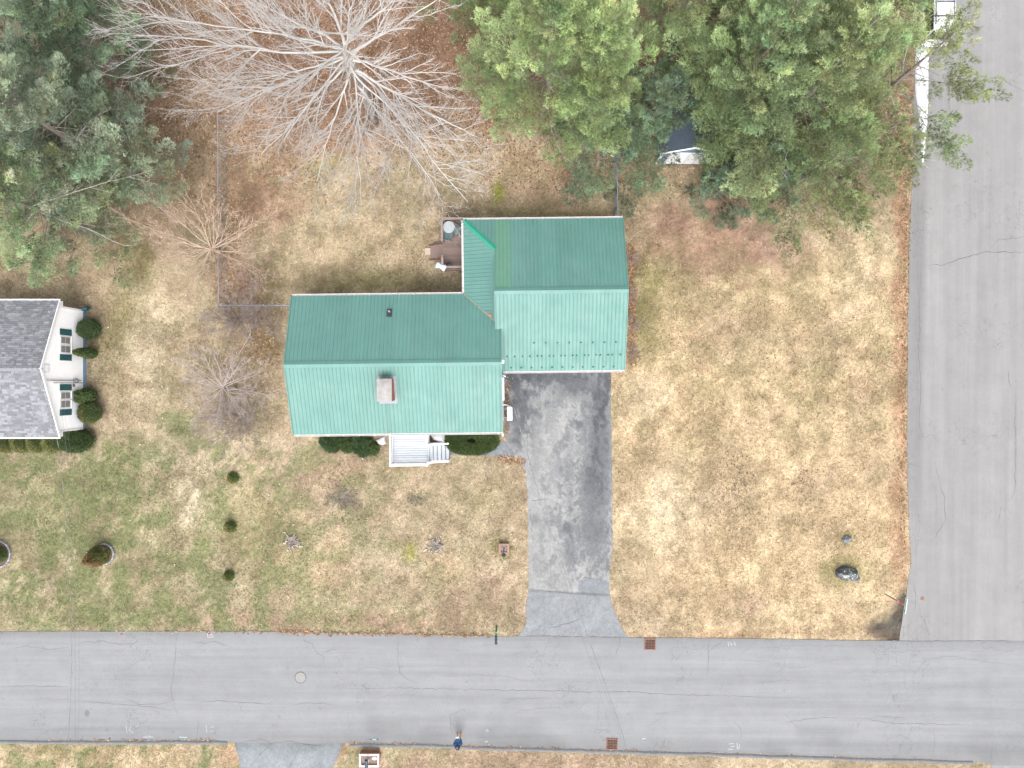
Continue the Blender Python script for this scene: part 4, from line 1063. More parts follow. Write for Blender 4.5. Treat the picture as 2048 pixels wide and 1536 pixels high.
for sg in (1, -1):
    one('rake_board', lambda m: m.bar((.075, 0, NZR - .05), (.075, sg * (NHS + .02), NZE - .05), .05, .19), M['white'], nroof)
    one('gutter', lambda m: m.box2((NXL, sg * NHS - .0, NZE - .12), (.06, sg * (NHS + .12), NZE - .01)), M['white'], nroof)
    one('corner_return', lambda m: m.box2((-.45, sg * 3.78, NZE - .28), (.09, sg * (NHS + .0), NZE - .13)), M['white'], nroof)
# clapboard gable wall
cw = MB(); W2 = 3.78; z = .32
while z < NZR - .1:
    def half(zz): return W2 if zz < NZE - .1 else max(.02, (NZR - .06 - zz) / NP)
    h0, h1 = min(W2, half(z)), min(W2, half(z + .11))
    cw.add([(.012, -h0, z), (.012, h0, z), (-.004, h1, z + .11), (-.004, -h1, z + .11), (-.004, -h0, z), (-.004, h0, z)], [(0, 1, 2, 3), (4, 5, 1, 0)])
    z += .11
cw.box2((NXL + .2, -W2, .32), (-.01, W2, NZE - .1))
cw.build('wall', M['siding'], nh)
one('foundation', lambda m: m.box2((NXL + .2, -W2 + .03, -.1), (.03, W2 - .03, .319)), M['found'], nh)
for y in (-W2, W2): one('corner_board', lambda m: m.box2((-.1, y - .06, .3), (.035, y + .06, NZE - .1)), M['white'], nh)
def nwin(yc):
    f = one('window', lambda m: m.box2((.0, yc - .25, 1.62), (.05, yc + .25, 2.66)), M['white'], nh)
    one('pane', lambda m: m.box2((.052, yc - .19, 1.72), (.058, yc + .19, 2.15)), plain('screened_pane', (.20, .20, .19), .5, .2), f)
    one('pane', lambda m: m.box2((.052, yc - .19, 2.19), (.058, yc + .19, 2.58)), plain('screened_pane', (.20, .20, .19), .5, .2), f)
    one('sill', lambda m: m.box2((.02, yc - .28, 1.57), (.09, yc + .28, 1.62)), M['white'], f)
def nshut(yc):
    s = one('shutter', lambda m: m.box2((.01, yc - .19, 1.52), (.04, yc + .19, 2.66)), M['shutter'], nh)
    for i in range(11): one('louver', lambda m: m.box((.045, yc, 1.62 + i * .094), (.012, .30, .06), ry=.5), M['shutter'], s)
for y in (2.69, 2.14, -.71, -1.23): nwin(y - .92)
for y in (3.19, 1.63, -.2, -1.74): nshut(y - .92)
gv = one('gable_vent', lambda m: m.box2((.005, -.25, 3.66), (.04, .25, 4.12)), M['white'], nh)
for i in range(6): one('louver', lambda m: m.box((.05, 0, 3.72 + i * .07), (.02, .4, .03), ry=.5), M['white'], gv)
one('service_mast', lambda m: m.tube([(.07, -.70, .6), (.07, -.70, 3.9), (.16, -.70, 4.02), (.24, -.70, 3.92)], .03, 8), M['lead'], nh)
one('conduit', lambda m: m.tube([(.05, -.85, .4), (.05, -.85, 3.3)], .02, 6), M['lead'], nh)
one('electric_meter', lambda m: (m.box2((.01, -.84, .95), (.12, -.58, 1.35)), m.tube([(.12, -.71, 1.2), (.22, -.71, 1.2)], .085, 12)), M['lead'], nh)
one('meter_box', lambda m: m.box2((.01, -1.1, 1.25), (.08, -.92, 1.42)), plain('brown_box', (.16, .13, .12), .7, .2), nh)
hr_ = thing('hose_reel', 'dark green hose reel with red tag at the white house corner', 'hose reel', P(178, 618))
one('frame', lambda m: (m.bar((-.25, 0, .0), (-.25, 0, .6), .04, .04), m.bar((.2, 0, 0), (.2, 0, .6), .04, .04), m.bar((-.25, 0, .6), (.2, 0, .6), .04, .04)), M['shutter'], hr_)
one('drum', lambda m: m.tube([(-.18, 0, .38), (.14, 0, .38)], .17, 14), M['shutter'], hr_)
one('handle', lambda m: m.bar((-.3, .1, .62), (.05, .08, .66), .03, .03), plain('red_plastic', (.5, .05, .04), .5, .1), hr_)

# ================================================================== SHED
sh = thing('shed', 'blue grey garden shed with white trim half hidden under the pines', 'shed', P(1364, 327))
SW, SDp, SE, SPk = 1.66, 4.0, 2.45, 3.45
one('wall', lambda m: (m.box2((-SW, 0, 0), (SW, SDp, SE)), m.add([(-SW, 0, SE), (SW, 0, SE), (0, 0, SPk), (-SW, SDp, SE), (SW, SDp, SE), (0, SDp, SPk)], [(0, 1, 2), (5, 4, 3)])), plain('blue_grey_boards', (.10, .165, .21), .7, .18, 5), sh)
sr = one('roof', lambda m: [m.add([(0, -.12, SPk + .06), (0, SDp + .1, SPk + .06), (s * (SW + .2), SDp + .1, SE - .07), (s * (SW + .2), -.12, SE - .07), (0, -.12, SPk - .0), (0, SDp + .1, SPk), (s * (SW + .2), SDp + .1, SE - .13), (s * (SW + .2), -.12, SE - .13)], [(0, 1, 2, 3), (7, 6, 5, 4), (0, 3, 7, 4), (3, 2, 6, 7), (2, 1, 5, 6)]) for s in (1, -1)], plain('dark_shed_roof', (.045, .06, .085), .85, .25, 6), sh)
for s in (1, -1):
    one('rake_trim', lambda m: m.bar((0, -.14, SPk + .02), (s * (SW + .22), -.14, SE - .11), .05, .14), M['white'], sh)
    one('corner_trim', lambda m: m.box2((s * SW - .07, -.03, 0), (s * SW + .07, .09, SE)), M['white'], sh)
dr = one('door', lambda m: m.box2((-1.22, -.06, .12), (1.22, -.002, 2.15)), M['white'], sh)
for x0, x1 in ((-1.2, -.62), (-.6, -.02), (.02, .6), (.62, 1.2)):
    pnl = one('door_panel', lambda m: m.box2((x0, -.085, .16), (x1, -.062, 2.1)), M['vinyl'], dr)
one('door_seam', lambda m: [m.box2((x - .012, -.088, .14), (x + .012, -.086, 2.12)) for x in (-.61, 0, .61)], M['found'], dr)
one('handle', lambda m: m.tube([(.12, -.1, 1.0), (.12, -.13, 1.05), (.12, -.13, 1.2), (.12, -.1, 1.25)], .012, 6), M['black'], dr)

# ================================================================== PARKED CAR
car = thing('parked_car', 'silver white suv parked under pine boughs on the right road', 'car', (26.85, 24.0, .014))
paint, nt, b = newmat('silver_paint'); nt.links.new(scalecol(nt, (.70, .72, .74), mrange(nt, noise(nt, coords(nt), 8, 4), .3, .7, .96, 1.04)), b.inputs['Base Color']); b.inputs['Roughness'].default_value = .22; b.inputs['Metallic'].default_value = .35; b.inputs['Coat Weight'].default_value = .6
# stations along y (rear = -2.35): (y, half width low, half width belt, z low, z belt)
st = [(-2.35, .70, .74, .42, .72), (-2.28, .86, .88, .34, .98), (-2.0, .92, .93, .30, 1.04), (-1.0, .94, .95, .26, 1.03), (.4, .94, .95, .26, 1.02), (1.2, .93, .93, .28, 1.0), (1.7, .90, .88, .30, .95), (2.15, .84, .76, .34, .82), (2.35, .70, .62, .42, .66)]
bm2 = MB(); V = []
for y, wl_, wb, zl, zb in st: V += [(-wl_ * .94, y, zl), (-wl_, y, zl + .18), (-wb, y, zb - .08), (-wb * .93, y, zb), (wb * .93, y, zb), (wb, y, zb - .08), (wl_, y, zl + .18), (wl_ * .94, y, zl)]
n = 8; fs = [(i * n + k, i * n + k + 1, (i + 1) * n + k + 1, (i + 1) * n + k) for i in range(len(st) - 1) for k in range(7)] + [(7, 6, 5, 4, 3, 2, 1, 0), tuple((len(st) - 1) * n + k for k in range(8))]
bm2.add(V, fs).build('body', paint, car, True)
tp = [(-2.02, .64, 1.66), (-1.9, .67, 1.72), (-.6, .69, 1.76), (.15, .67, 1.74), (.35, .64, 1.70)]
def cabin(m, inset, zoff):
    lowr = [(-2.27, .82), (-2.1, .87), (-.6, .89), (.4, .88), (1.25, .84)]
    V = []
    for (yt, wt, zt), (yb, wb) in zip(tp, lowr): V += [(-wb + inset, yb, .98), (-wt, yt, zt + zoff), (wt, yt, zt + zoff), (wb - inset, yb, .98)]
    m.add(V, [(i * 4 + k, i * 4 + k + 1, (i + 1) * 4 + k + 1, (i + 1) * 4 + k) for i in range(4) for k in range(3)] + [(3, 2, 1, 0), (16, 17, 18, 19)])
carglass = plain('car_glass', (.02, .026, .028), .06, .1)
one('window_band', lambda m: cabin(m, .0, 0), carglass, car)
rf = one('roof', lambda m: m.add([(x * w, y, z + .012 + .03 * (1 - x * x)) for y, w, z in tp for x in (-1, -.5, 0, .5, 1)], [(i * 5 + k, i * 5 + k + 1, (i + 1) * 5 + k + 1, (i + 1) * 5 + k) for i in range(4) for k in range(4)]), paint, car, True)
for x in (-.57, .57): one('roof_rail', lambda m: m.tube([(x, -1.7, 1.78), (x, -1.5, 1.83), (x, -.2, 1.84), (x, .05, 1.78)], .02, 6), M['black'], car)
for y in (-1.2, -.3): one('cross_bar', lambda m: m.box2((-.6, y - .03, 1.83), (.6, y + .03, 1.86)), M['black'], car)
for x in (-1, 1):
    for (ya, yb_) in ((-2.2, -2.02), (-1.15, -1.1), (-.1, -.05), (.75, .85)):
        pass
    one('pillar', lambda m: (m.bar((x * .86, -1.1, 1.0), (x * .70, -1.05, 1.72), .07, .03), m.bar((x * .885, -.1, 1.0), (x * .70, -.15, 1.75), .07, .03), m.bar((x * .84, 1.2, 1.0), (x * .66, .36, 1.71), .07, .04), m.bar((x * .83, -2.2, 1.0), (x * .655, -1.98, 1.68), .09, .05)), paint, car)
    one('mirror', lambda m: m.box((x * 1.03, .82, 1.05), (.2, .12, .15)), paint, car, bevel=.03)
    one('tail_lamp', lambda m: m.box((x * .80, -2.27, .86), (.14, .12, .26)), plain('tail_red', (.35, .02, .02), .3, .1), car, bevel=.02)
    one('headlight', lambda m: m.box((x * .66, 2.26, .70), (.28, .14, .13)), M['lead'], car, bevel=.02)
    for y in (-1.42, 1.42):
        wh = one('wheel', lambda m: m.tube([(x * .72, y, .345), (x * .74, y, .345), (x * .92, y, .345), (x * .94, y, .345)], [.30, .345, .345, .31], 24), M['black'], car)
        one('rim', lambda m: m.tube([(x * .935, y, .345), (x * .955, y, .345)], [.23, .20], 18), M['lead'], wh)
one('rear_bumper', lambda m: m.tube([(-.88, -2.15, .55), (-.8, -2.33, .55), (-.4, -2.41, .55), (.4, -2.41, .55), (.8, -2.33, .55), (.88, -2.15, .55)], .11, 8), paint, car, smooth=True)
one('spoiler', lambda m: m.box((0, -2.06, 1.70), (1.16, .16, .03)), paint, car)

# ================================================================== STREET THINGS
def grate(px, py, ang, label):
    t = thing('storm_drain', label, 'drain', P(px, py, .021), ang, 'square iron storm drains')
    w = .37
    one('pit', lambda m: m.box2((-.33, -.33, .001), (.33, .33, .004)), M['dark'], t)
    one('frame', lambda m: (m.box2((-w, -w, .0), (w, -w + .07, .04)), m.box2((-w, w - .07, .0), (w, w, .04)), m.box2((-w, -w + .07, .0), (-w + .07, w - .07, .04)), m.box2((w - .07, -w + .07, .0), (w, w - .07, .04))), M['rust'], t)
    for i in range(5):
        a = -.30 + (i + 1) * .60 / 6
        one('bar', lambda m: m.box2((a - .010, -.30, .008), (a + .010, .30, .034)), M['rust'], t)
        one('bar', lambda m: m.box2((-.30, a - .010, .009), (.30, a + .010, .032)), M['rust'], t)
grate(1300, 1288, R(-1), 'rusty square storm drain at the lawn edge right of the driveway apron')
grate(1224, 1488, R(-1), 'rusty square storm drain on the far side of the street by the cable')
mh = thing('manhole_cover', 'round pale manhole cover set in the cracked street', 'manhole', P(601, 1355, .021))
one('ring', lambda m: m.lathe((0, 0, 0), [(.38, 0), (.375, .008), (.33, .008), (.325, .003)], 32), M['crack'], mh)
lid = one('lid', lambda m: m.lathe((0, 0, 0), [(.335, .0), (.33, .014), (.02, .016)], 32), M['iron'], mh)
for k in range(10): one('stud', lambda m: m.lathe((.22 * math.cos(k * .628), .22 * math.sin(k * .628), .014), [(.03, 0), (.025, .008)], 8), M['iron'], lid)
vc = thing('valve_cover', 'small rusty round valve cover on the right road near the sign', 'valve cover', P(1845, 1197, .015))
one('lid', lambda m: m.lathe((0, 0, 0), [(.13, 0), (.125, .014), (.02, .016)], 18), M['rust'], vc)
one('rim', lambda m: m.lathe((0, 0, 0), [(.165, 0), (.16, .008), (.135, .008), (.133, .002)], 18), M['iron'], vc)

# street sign on the corner
sg_ = thing('street_sign', 'pale green street name sign on a black and red pole at the corner', 'sign', P(1770, 1188))
rp = plain('red_reflective', (.52, .12, .13), .5, .15); 
one('pole', lambda m: m.tube([(0, 0, -.1), (0, 0, 1.45)], .032, 10), M['black'], sg_)
one('red_sleeve', lambda m: m.tube([(0, 0, 1.3), (0, 0, 2.28)], .055, 10), rp, sg_)
one('sleeve_band', lambda m: m.tube([(0, 0, 1.52), (0, 0, 1.75)], .058, 10), plain('pink_band', (.66, .45, .45), .5, .1), sg_)
pl = one('sign_plate', lambda m: m.box2((-.008, -.46, 2.28), (.008, .42, 2.50)), plain('pale_green_sign', (.36, .62, .60), .35, .08), sg_)
pl.rotation_euler = (0, 0, R(-9))
one('sign_edge', lambda m: m.box2((-.012, -.47, 2.495), (.012, .43, 2.515)), M['white'], pl)
lg = MB()
for y0, y1, z0, z1 in ((-.40, -.34, 2.33, 2.46), (-.31, -.26, 2.33, 2.46), (-.30, -.36, 2.38, 2.41), (.0, .03, 2.32, 2.46), (.05, .08, 2.32, 2.42), (.14, .17, 2.33, 2.46), (.22, .24, 2.33, 2.46), (.28, .33, 2.34, 2.38), (.28, .30, 2.38, 2.46)):
    lg.box2((-.0105, y0, z0), (-.0085, y1, z1))
lg.build('lettering', plain('sign_green', (.02, .24, .20), .4, .1), pl)

# mailbox on the lawn side of the street
mb = thing('mailbox', 'dark mailbox on a green post at the street edge by the driveway', 'mailbox', P(993, 1254))
gm = plain('green_post', (.03, .20, .12), .6, .2)
one('post', lambda m: (m.box2((-.05, -.05, -.1), (.05, .05, 1.0)), m.bar((0, 0, .72), (0, -.35, .98), .07, .07)), gm, mb)
one('arm', lambda m: m.box2((-.05, -.62, .96), (.05, .05, 1.03)), gm, mb)
bx = one('box', lambda m: m.add([(x * .085, y, z) for y in (-.68, -.18) for x, z in ((-1, 1.03), (-1, 1.16), (-.7, 1.22), (0, 1.245), (.7, 1.22), (1, 1.16), (1, 1.03))], [(k, (k + 1) % 7, 7 + (k + 1) % 7, 7 + k) for k in range(7)] + [tuple(range(6, -1, -1)), tuple(range(7, 14))]), plain('navy_mailbox', (.018, .026, .05), .4, .15), mb)
one('door', lambda m: m.box2((-.08, -.70, 1.04), (.08, -.682, 1.19)), M['black'], bx)
one('flag', lambda m: m.box2((.09, -.5, 1.12), (.098, -.36, 1.3)), M['white'], bx)
one('number_plate', lambda m: m.box2((.0865, -.62, 1.05), (.092, -.25, 1.14)), M['white'], bx)

# brick planter with a mailbox, south side
bp = thing('brick_planter', 'rectangular brick planter with white coping at the bottom edge', 'planter', P(741, 1514))
bpm = MB()
def brick_ring(t, w, d, nrow, mat, bl=.20, bh=.065, th=.10, z0=0.0, inset=0.0):
    me = None
    for r in range(nrow):
        off = (bl / 2) * (r % 2)
        for ax, L, fx in ((0, w, -d / 2), (0, w, d / 2), (1, d - 2 * th, -w / 2), (1, d - 2 * th, w / 2)):
            u = -L / 2 - off
            while u < L / 2 - .01:
                s, e = max(u, -L / 2), min(u + bl - .012, L / 2)
                if e - s > .02:
                    sg = 1 if fx > 0 else -1
                    c = ((s + e) / 2, fx - sg * th / 2, z0 + bh * (r + .5)) if ax == 0 else (fx - sg * th / 2, (s + e) / 2, z0 + bh * (r + .5))
                    one('brick', lambda m: m.box(c, (e - s, th, bh - .01) if ax == 0 else (th, e - s, bh - .01)), mat, t)
                u += bl
brick_ring(bp, 1.24, .80, 6, M['brick'])
one('mortar', lambda m: m.box2((-.60, -.38, -.05), (.60, .38, .20)), M['concrete'], bp)
one('coping', lambda m: (m.box2((-.64, -.42, .392), (.64, -.30, .45)), m.box2((-.64, .30, .392), (.64, .42, .45)), m.box2((-.64, -.30, .392), (-.52, .30, .45)), m.box2((.52, -.30, .392), (.64, .30, .45))), plain('white_coping', (.50, .485, .46), .85, .12, 5), bp)
one('soil', lambda m: m.box2((-.515, -.295, .2), (.515, .295, .34)), plain('planter_soil', (.20, .14, .11), .95, .4, 8), bp)
mb2 = thing('mailbox', 'dark blue mailbox standing in the brick planter at the bottom edge', 'mailbox', P(739, 1514) + Vector((0, 0, .34)))
one('post', lambda m: m.box2((-.05, -.05, -.02), (.05, .05, .6)), M['white'], mb2)
bx = one('box', lambda m: m.add([(x * .09, y, z) for y in (-.28, .34) for x, z in ((-1, .6), (-1, .73), (-.7, .80), (0, .825), (.7, .80), (1, .73), (1, .6))], [(k, (k + 1) % 7, 7 + (k + 1) % 7, 7 + k) for k in range(7)] + [tuple(range(6, -1, -1)), tuple(range(7, 14))]), plain('slate_mailbox', (.03, .055, .085), .4, .15), mb2)
one('door', lambda m: m.box2((-.085, .342, .61), (.085, .36, .76)), M['black'], bx)
sn = one('snow_pile', lambda m: m.lathe((0, 0, 0), [(.17, 0), (.14, .05), (.07, .08), (.01, .09)], 9, 1.1, .8), M['snow'], None, smooth=True)
sn.location = P(749, 1516, .34); tag(sn, 'tiny snow heap inside the brick planter beside the mailbox', 'snow')

# lamp post in a pink brick planter on the lawn
lp = thing('brick_planter', 'small square pink brick planter on the lawn left of the driveway', 'planter', P(1008, 1096))
brick_ring(lp, .66, .66, 4, M['brick_pink'], .165)
one('mortar', lambda m: m.box2((-.30, -.30, -.05), (.30, .30, .16)), M['bark'], lp)
one('cap_brick', lambda m: (m.box2((-.34, -.34, .262), (-.2, .34, .31)), m.box2((.2, -.34, .262), (.34, .34, .31))), M['brick_pink'], lp)
lm = thing('lamp_post', 'black lamp post rising from the small pink brick planter', 'lamp post', P(1008, 1096) + Vector((0, 0, .16)))
one('pole', lambda m: m.tube([(0, 0, -.02), (0, 0, .3), (0, 0, 1.55)], [.05, .035, .03], 10), M['black'], lm)
one('lantern', lambda m: (m.lathe((0, 0, 1.55), [(.05, 0), (.09, .03), (.12, .24), (.14, .25)], 6), m.lathe((0, 0, 1.8), [(.15, 0), (.10, .07), (.02, .12), (.015, .18)], 6)), M['black'], lm)
one('ladder_bar', lambda m: m.tube([(-.14, 0, 1.35), (.14, 0, 1.35)], .01, 6), M['black'], lm)

# marker stakes
for px, py, lb in ((256, 1260, 'red topped white marker stake leaning at the street edge, nearer the left'), (429, 1259, 'red topped white marker stake beside the white spray mark')):
    s = thing('marker_stake', lb, 'stake', P(px, py), 0, 'red and white marker stakes')
    one('shaft', lambda m: m.tube([(0, 0, -.05), (-.06, -.04, .62)], .014, 6), M['white'], s)
    one('tip', lambda m: m.tube([(-.05, -.035, .55), (-.075, -.05, .80)], .035, 6), plain('red_paint', (.6, .10, .09), .6, .1), s)

# boulders
def boulder(px, py, rx, ry, h, rz, col, label, seed, lichen=0.0):
    import bmesh
    bmm = bmesh.new(); bmesh.ops.create_icosphere(bmm, subdivisions=4, radius=1)
    rr = random.Random(seed); o = Vector((rr.uniform(0, 50), rr.uniform(0, 50), rr.uniform(0, 50)))
    from mathutils import noise as mn
    for v in bmm.verts:
        d = v.co.normalized(); k = 1 + .28 * mn.noise(d * 1.3 + o) + .12 * mn.noise(d * 3 + o) + .04 * mn.noise(d * 9 + o)
        v.co = Vector((d.x * rx * k, d.y * ry * k, max(-.1, d.z * h * k)))
    me = bpy.data.meshes.new('boulder'); bmm.to_mesh(me); bmm.free()
    m, nt, b = newmat('boulder_stone'); v = coords(nt)
    base = scalecol(nt, col, mrange(nt, noise(nt, v, 5, 6, .7), .3, .7, .6, 1.4))
    if lichen:
        geo = nt.nodes.new('ShaderNodeNewGeometry'); sp = nt.nodes.new('ShaderNodeSeparateXYZ'); nt.links.new(v, sp.inputs[0])
        l = mth(nt, 'MULTIPLY', mrange(nt, noise(nt, v, 5, 5, .8, .6), .53, .58, 0, 1), mrange(nt, sp.outputs[2], h * .45, h * .75, 0, 1))
        base = mixcol(nt, l, base, (.46, .48, .38))
    nt.links.new(base, b.inputs['Base Color']); b.inputs['Roughness'].default_value = .85
    bump(nt, b, noise(nt, v, 18, 5, .7), .6, .03); me.materials.append(m)
    ob = link('boulder', me); ob.location = P(px, py); ob.rotation_euler = (0, 0, rz)
    tag(ob, label, 'boulder')
boulder(1694, 1147, .80, .46, .62, R(-8), (.060, .068, .082), 'big dark boulder with pale lichen on the right lawn', 3, 1)
boulder(1693, 1078, .29, .22, .30, R(10), (.17, .18, .20), 'small grey rock above the lichen boulder on the lawn', 9)

# old stumps with roots and chips
def stump(px, py, r, seed, label):
    rr = random.Random(seed); t = thing('tree_stump', label, 'stump', P(px, py)); gw = plain('grey_stump', (.17, .145, .125), .95, .4, 9, bmp=.6)
    n = 18; prof = []
    V = []
    for (k, z) in ((1.25, -.03), (1.0, .05), (.85, .12), (.72, .10), (.35, .04), (.05, .07)):
        for i in range(n): a = 2 * math.pi * i / n; q = r * k * (1 + .25 * math.sin(3 * a + seed) + rr.uniform(-.15, .15)); V.append((q * math.cos(a), q * math.sin(a), z + rr.uniform(-.03, .04)))
    MB().add(V, [(i * n + k, i * n + (k + 1) % n, (i + 1) * n + (k + 1) % n, (i + 1) * n + k) for i in range(5) for k in range(n)]).build('stump_wood', gw, t)
    rt = plain('bleached_root', (.30, .25, .215), .9, .25, 8)
    for i in range(8):
        a = i * .785 + rr.uniform(-.3, .3); L = r * rr.uniform(1.3, 2.4); b_ = a + rr.uniform(-.6, .6)
        one('root', lambda m: m.tube([(r * .7 * math.cos(a), r * .7 * math.sin(a), .09), (r * 1.2 * math.cos(a), r * 1.2 * math.sin(a), .05), (L * math.cos(b_), L * math.sin(b_), -.0)], [.05, .04, .015], 6), rt, t)
    for i in range(9):
        a = rr.uniform(0, 6.28); d = r * rr.uniform(.8, 2.3)
        one('wood_chip', lambda m: m.box((d * math.cos(a), d * math.sin(a), .03), (rr.uniform(.06, .18), rr.uniform(.05, .1), .03), a, .2), plain('pale_chip', (.45, .38, .31), .9, .15), t)
stump(585, 1084, .34, 2, 'ragged old stump with bleached roots on the middle of the lawn')
stump(872, 1092, .36, 8, 'dark decayed stump near the pink brick planter')

# ring bed edging
def ring_bed(px, py, r, label):
    t = thing('ring_bed', label, 'garden bed', P(px, py), 0, 'round edged garden beds')
    one('mulch', lambda m: m.lathe((0, 0, -.05), [(r, 0), (r * .98, .07), (r * .5, .12), (.02, .13)], 28), plain('brown_mulch', (.15, .10, .08), .95, .4, 12, bmp=.6), t)
    n = 26
    for i in range(n):
        a = 2 * math.pi * i / n; o = one('edging_block', lambda m: m.box((r * math.cos(a), r * math.sin(a), .04), (.08, 2 * math.pi * r / n - .02, .17), a), M['lead'] if i % 3 else M['concrete'], t)
ring_bed(208, 1108, .66, 'round stone edged bed holding the reddish cone shrub')
ring_bed(-5, 1108, .86, 'round stone edged bed cut by the left picture edge')

# ---- chain link fences
def chainlink(name, pts, label, h=1.2, wr=.0022, gap=.16):
    t = thing(name, label, 'fence', (pts[0][0], pts[0][1], 0))
    o = Vector((pts[0][0], pts[0][1], 0)); P0 = []; P1 = []
    for a, b in zip(pts[:-1], pts[1:]):
        a = Vector((*a, 0)) - o; b = Vector((*b, 0)) - o; L = (b - a).length; d = (b - a) / L; n = max(1, round(L / 2.4))
        for i in range(n + 1):
            p = a + d * L * i / n; one('post', lambda m: (m.tube([p + Vector((0, 0, -.1)), p + Vector((0, 0, h + .03))], .028, 8), m.lathe(p + Vector((0, 0, h + .02)), [(.034, 0), (.03, .04), (.005, .06)], 8)), M['galv'], t)
        one('top_rail', lambda m: m.tube([a + Vector((0, 0, h)), b + Vector((0, 0, h))], .024, 8), M['galv'], t)
        one('bottom_wire', lambda m: m.tube([a + Vector((0, 0, .06)), b + Vector((0, 0, .06))], .006, 5), M['galv'], t)
        s = np.arange(-h, L, gap)
        for sg in (1, -1):
            for u in s:
                u0, z0, u1, z1 = u, .05, u + h, h
                if u0 < 0: z0 += -u0; u0 = 0
                if u1 > L: z1 -= (u1 - L); u1 = L
                if z1 - z0 < .02 or u1 <= u0: continue
                if sg < 0: u0, u1 = L - u0, L - u1
                P0.append(a + d * u0 + Vector((0, 0, z0))); P1.append(a + d * u1 + Vector((0, 0, z1)))
    V, q = frusta(P0, P1, np.full(len(P0), wr), np.full(len(P0), wr), 3)
    tag(link('mesh_wire', idxmesh('mesh_wire', V, q, M['galv']), t), kind='stuff')
chainlink('chain_link_fence', [(6.66, 10.3), (6.55, 19.2)], 'grey chain link fence running up from the garage into the pines', 1.2, .006, .09)
chainlink('chain_link_fence', [(-13.1, 4.95), (-18.45, 4.95), (-18.5, 16.9)], 'grey chain link fence left of the house, behind the bare saplings')

# ---- overhead cables
def cable(name, pts, r, mat, label, twist=False):
    W = [P(*p) for p in pts]; t = None
    # smooth through the points
    Q = []
    for i in range(len(W) - 1):
        p0, p1, p2, p3 = W[max(0, i - 1)], W[i], W[i + 1], W[min(len(W) - 1, i + 2)]
        for k in range(10):
            s = k / 10; Q.append(.5 * ((2 * p1) + (p2 - p0) * s + (2 * p0 - 5 * p1 + 4 * p2 - p3) * s * s + (3 * p1 - p0 - 3 * p2 + p3) * s ** 3))
    Q.append(W[-1])
    if not twist:
        o = MB().tube(Q, r, 5).build(name, mat, None); return tag(o, label, 'cable')
    t = thing(name, label, 'cable', Q[0])
    D = []; 
    for a, b in zip(Q[:-1], Q[1:]):
        m_ = max(1, int((b - a).length / .16))
        for k in range(m_): D.append(a.lerp(b, k / m_))
    D.append(Q[-1])
    MB().tube([q - Q[0] for q in Q], r * .6, 5).build('bare_neutral', M['gutter'], t)
    for ph in (0, math.pi):
        MB().tube([q - Q[0] + Vector((math.cos(i * .55 + ph), 0, math.sin(i * .55 + ph))) * r * 1.3 for i, q in enumerate(D)], r, 4).build('insulated_wire', M['cablegrey'], t)
cable('power_cable', [(91, 797, 3.9), (108, 860, 3.75), (119, 905, 3.75), (128, 1000, 3.85), (137, 1130, 4.2), (143.5, 1262, 4.9), (141, 1400, 5.8), (135, 1490, 6.5), (128, 1560, 7.1), (110, 1760, 8.4)], .007, None, 'twisted power cable from the neighbouring house crossing the street on the left', True)
cable('phone_cable', [(120, 800, 3.2), (138, 950, 3.2), (147, 1130, 3.5), (149.5, 1262, 4.0), (150.5, 1400, 4.8), (149, 1560, 5.8), (140, 1760, 7)], .005, M['cablegrey'], 'thin phone wire just right of the left power cable')
cable('phone_cable', [(125, 805, 3.0), (147, 950, 3.0), (156, 1130, 3.3), (158, 1262, 3.8), (158, 1400, 4.5), (156, 1560, 5.4), (150, 1760, 6.6)], .004, M['cablegrey'], 'thin phone wire farthest right of the three wires on the left')
cable('power_cable', [(1009, 756, 3.15), (1029, 820, 3.1), (1050, 890, 3.15), (1097, 1051, 3.7), (1144, 1180, 4.4), (1172, 1262, 5.0), (1200, 1340, 5.6), (1242, 1459, 6.5), (1262, 1540, 7.2), (1320, 1760, 8.5)], .007, None, 'twisted power cable from the green roofed house crossing its driveway', True)
cable('phone_cable', [(1010, 764, 2.9), (1052, 900, 3.0), (1092, 1046, 3.5), (1148, 1222, 4.3), (1166, 1280, 4.7), (1224, 1420, 5.7), (1258, 1540, 6.6), (1312, 1760, 8)], .005, M['cablegrey'], 'thin black phone wire close beside the driveway power cable')
cable('phone_cable', [(1011, 770, 2.6), (1060, 950, 2.7), (1120, 1130, 3.4), (1165, 1276, 4.2), (1186, 1340, 4.7), (1222, 1466, 5.6), (1240, 1540, 6.2), (1290, 1760, 7.6)], .004, M['cablegrey'], 'faint thin wire left of the driveway phone wire')

# ================================================================== PERSON
def skinned(name, V, E, Rd, sub=2):
    me = bpy.data.meshes.new(name); me.from_pydata(V, E, []); me.update()
    o = bpy.data.objects.new(name, me); COL.objects.link(o)
    o.modifiers.new('skin', 'SKIN'); s = o.modifiers.new('sub', 'SUBSURF'); s.levels = sub; s.render_levels = sub
    if not me.skin_vertices: 
        bpy.context.view_layer.objects.active = o
    for i, r in enumerate(Rd):
        me.skin_vertices[0].data[i].radius = r if isinstance(r, tuple) else (r, r)
    me.skin_vertices[0].data[0].use_root = True
    dg = bpy.context.evaluated_depsgraph_get(); dg.update()
    out = bpy.data.meshes.new_from_object(o.evaluated_get(dg))
    bpy.data.objects.remove(o); bpy.data.meshes.remove(me)
    for p in out.polygons: p.use_smooth = True
    return out
per = thing('person', 'person in blue hooded jacket, tan trousers and red shoes at the kerb', 'person', P(918.5, 1469, .02), R(6))
skinm = plain('skin', (.55, .36, .27), .6, .08); jack = plain('blue_jacket', (.035, .085, .20), .8, .2, 9); jackl = plain('bright_blue_top', (.02, .22, .46), .8, .15, 9)
